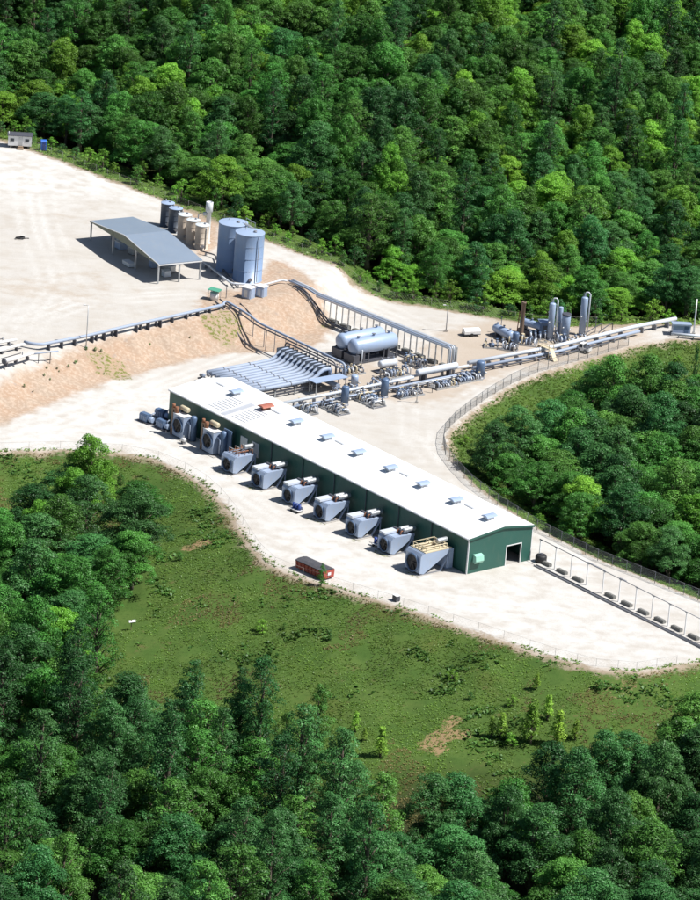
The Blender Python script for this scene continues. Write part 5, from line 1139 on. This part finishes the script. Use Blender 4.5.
# pig launchers at the edge of the upper pad
def launcher(P0, P1, label):
    a_, c_ = np.array(P0), np.array(P1); L_ = float(np.linalg.norm((c_-a_)[:2])); t_ = thing('pig_launcher', label, 'launcher', tuple(a_), math.atan2(c_[1]-a_[1], c_[0]-a_[0]))
    MB().lathe([(0, -.1), (.36, -.08), (.36, L_*.45), (.22, L_*.55), (.22, L_)], (0, 0, .75), 'X', 14).build('barrel', 'white_paint', t_); MB().cyl((-.15, 0, .75), (.1, 0, .75), .46, n=14).build('closure', 'steel_dark', t_)
    for x in (.5, L_*.4, L_*.8): MB().bx(x-.12, x+.12, -.3, .3, -.1, .5).build('support', 'steel_dark', t_)
    MB().bx(.1, L_*.7, .75, .87, .9, 1.0).build('rail', 'steel_dark', t_); MB().cyl((L_*.62, 0, .8), (L_*.62, 0, 1.5), .08, n=8).build('valve_stem', 'steel_mid', t_)
launcher(tl(-14, 357.5, 0), tl(24, 348.5, 0), 'white pig launcher joined to the thick pipe on the bank top')
launcher(tl(4, 366, 0), tl(33, 357.5, 0), 'white pig launcher nearest the clay bank')
launcher(tl(-20, 350, 0), tl(16, 344, 0), 'white pig launcher farthest from the clay bank')
ground_pipe('pipeline', 'thin grey pipe stub running out of the launchers on the bank top', [tl(33, 357.5, .6), tl(45, 356, .6), tl(58, 354, .5)], .12, 'pipe_grey', 2.0, 'steel_dark')
q = flat(20, 239, 4.0); t_ = thing('scrap_heap', 'small dark coil of hose lying alone on the upper gravel', 'hose', (*q, gz(*q)), .3)
MB().tube([(math.cos(a)*(.7+.1*math.sin(a*.7)), math.sin(a)*.5, .1+.04*a/2) for a in np.linspace(0, 14, 50)], .08, 6).build('coil', 'black', t_); MB().tube([(.7, 0, .1), (1.1, .2, .08), (1.6, .1, .08)], .08, 6).build('hose_end', 'black', t_)
# office trailer and portable toilet
q = flat(19.5, 148.3, 4.0); t_ = thing('office_trailer', 'white office trailer with dark roof at the forest edge', 'trailer', (*q, gz(*q)), .08)
MB().bx(-2.15, 2.15, 0, 2.3, .5, 2.35).build('body', 'white_paint', t_); MB().prism([(-.15, 2.35), (2.45, 2.35), (2.45, 2.45), (1.15, 2.7), (-.15, 2.45)], -2.3, 2.3).build('roof', 'steel_dark', t_)
for x in (-1.4, 1.3): w_ = MB().bx(x-.35, x+.35, -.05, 0, 1.35, 1.85).build('window', 'glass', t_); MB().bx(x-.42, x+.42, -.03, -.001, 1.28, 1.35).build('sill', 'galv', w_)
MB().bx(-.2, .5, -.04, 0, .55, 2.1).build('door', 'galv', t_); MB().bx(-.4, .7, -.9, -.05, 0, .3).build('step', 'wood', t_); MB().bx(-.3, .6, -.5, -.05, .3, .5).build('step', 'wood', t_)
for x in (-1.6, 0, 1.6): MB().bx(x-.15, x+.15, .1, 2.2, -.2, .5).build('block', 'dark_block', t_)
MB().cyl((-2.05, .3, 2.4), (-2.05, .3, 3.1), .06, n=8).build('vent_pipe', 'white_paint', t_)
q = flat(43.3, 150, 4.0); t_ = thing('portable_toilet', 'bright blue portable toilet beside the office trailer', 'portable toilet', (*q, gz(*q)), .2)
MB().bx(-.5, .5, -.5, .5, .1, 1.75).build('cabin', 'blue_plastic', t_); MB().prism([(-.54, 1.75), (.54, 1.75), (.4, 1.92), (-.4, 1.92)], -.54, .54).build('roof', 'blue_plastic', t_); MB().bx(-.3, .3, -.53, -.5, .2, 1.6).build('door', 'navy_drum', t_); MB().bx(-.55, .55, -.55, .55, -.15, .1).build('base', 'black', t_)

# ------------------------------------------------------------------ chain link fences
def fence(poly, label, off, H_, step, mat, wr, sp_):
    """posts, top rail and woven wire along a line; the wire is one mass of thin strands"""
    pts = []
    for (x0, y0), (x1, y1) in zip(poly[:-1], poly[1:]):
        L_ = math.hypot(x1-x0, y1-y0); nx, ny = -(y1-y0)/L_*off, (x1-x0)/L_*off
        for k in range(max(1, int(round(L_/step)))): u = k/max(1, int(round(L_/step))); pts.append((x0+(x1-x0)*u+nx, y0+(y1-y0)*u+ny))
    pts = [q for q in pts if -40 < project((q[0], q[1], 0))[0] < 740]
    P3 = [Vector((x, y, gz(x, y))) for x, y in pts]; o0 = P3[0].copy(); t_ = thing('chain_link_fence', label, 'fence', tuple(o0), 0)
    wm = MB()
    for i, q in enumerate(P3):
        MB().cyl(q-o0+Vector((0, 0, -.3)), q-o0+Vector((0, 0, H_+.05)), .045 if wr > .01 else .022, n=6).build('post', mat, t_)
        if i:
            a, b = P3[i-1]-o0, q-o0; MB().cyl(a+Vector((0, 0, H_)), b+Vector((0, 0, H_)), .028 if wr > .01 else .012, n=5).build('top_rail', mat, t_)
            L_ = (b-a).length; m_ = int(L_/sp_); up = Vector((0, 0, 1))
            for k in range(-int(H_/sp_), m_+1):
                for s in (0, 1):
                    u0, u1 = k*sp_, k*sp_+H_; z0, z1 = (.05, H_) if s == 0 else (H_, .05)
                    if u0 < 0: f = -u0/H_; z0 = z0+(z1-z0)*f; u0 = 0
                    if u1 > L_: f = (L_-u0)/(u1-u0); z1 = z0+(z1-z0)*f; u1 = L_
                    if u1-u0 < .02: continue
                    A_ = a+(b-a)*(u0/L_)+up*z0; B_ = a+(b-a)*(u1/L_)+up*z1; n_ = Vector((-(b-a).y, (b-a).x, 0)).normalized()*wr*.5; w_ = up*wr
                    wm.add([A_-w_, A_+w_, A_+n_*2, B_-w_, B_+w_, B_+n_*2], [(0,1,4,3), (1,2,5,4), (2,0,3,5)])
    o = wm.build('wire_mesh', mat, t_, fix=False); o['kind'] = 'stuff'
fence(RAV[1:-2], 'chain link fence round the edge of the ravine', .5, 1.75, 2.6, 'wire', .012, .28)
fence(NEAR[2:-1], 'thin pale fence along the top of the grassy slope', .9, 1.1, 4.0, 'wire_pale', .004, .6)
fence(BACK[3:-2], 'chain link fence between the gravel road and the hillside forest', -.9, 1.6, 3.2, 'wire_pale', .006, .5)
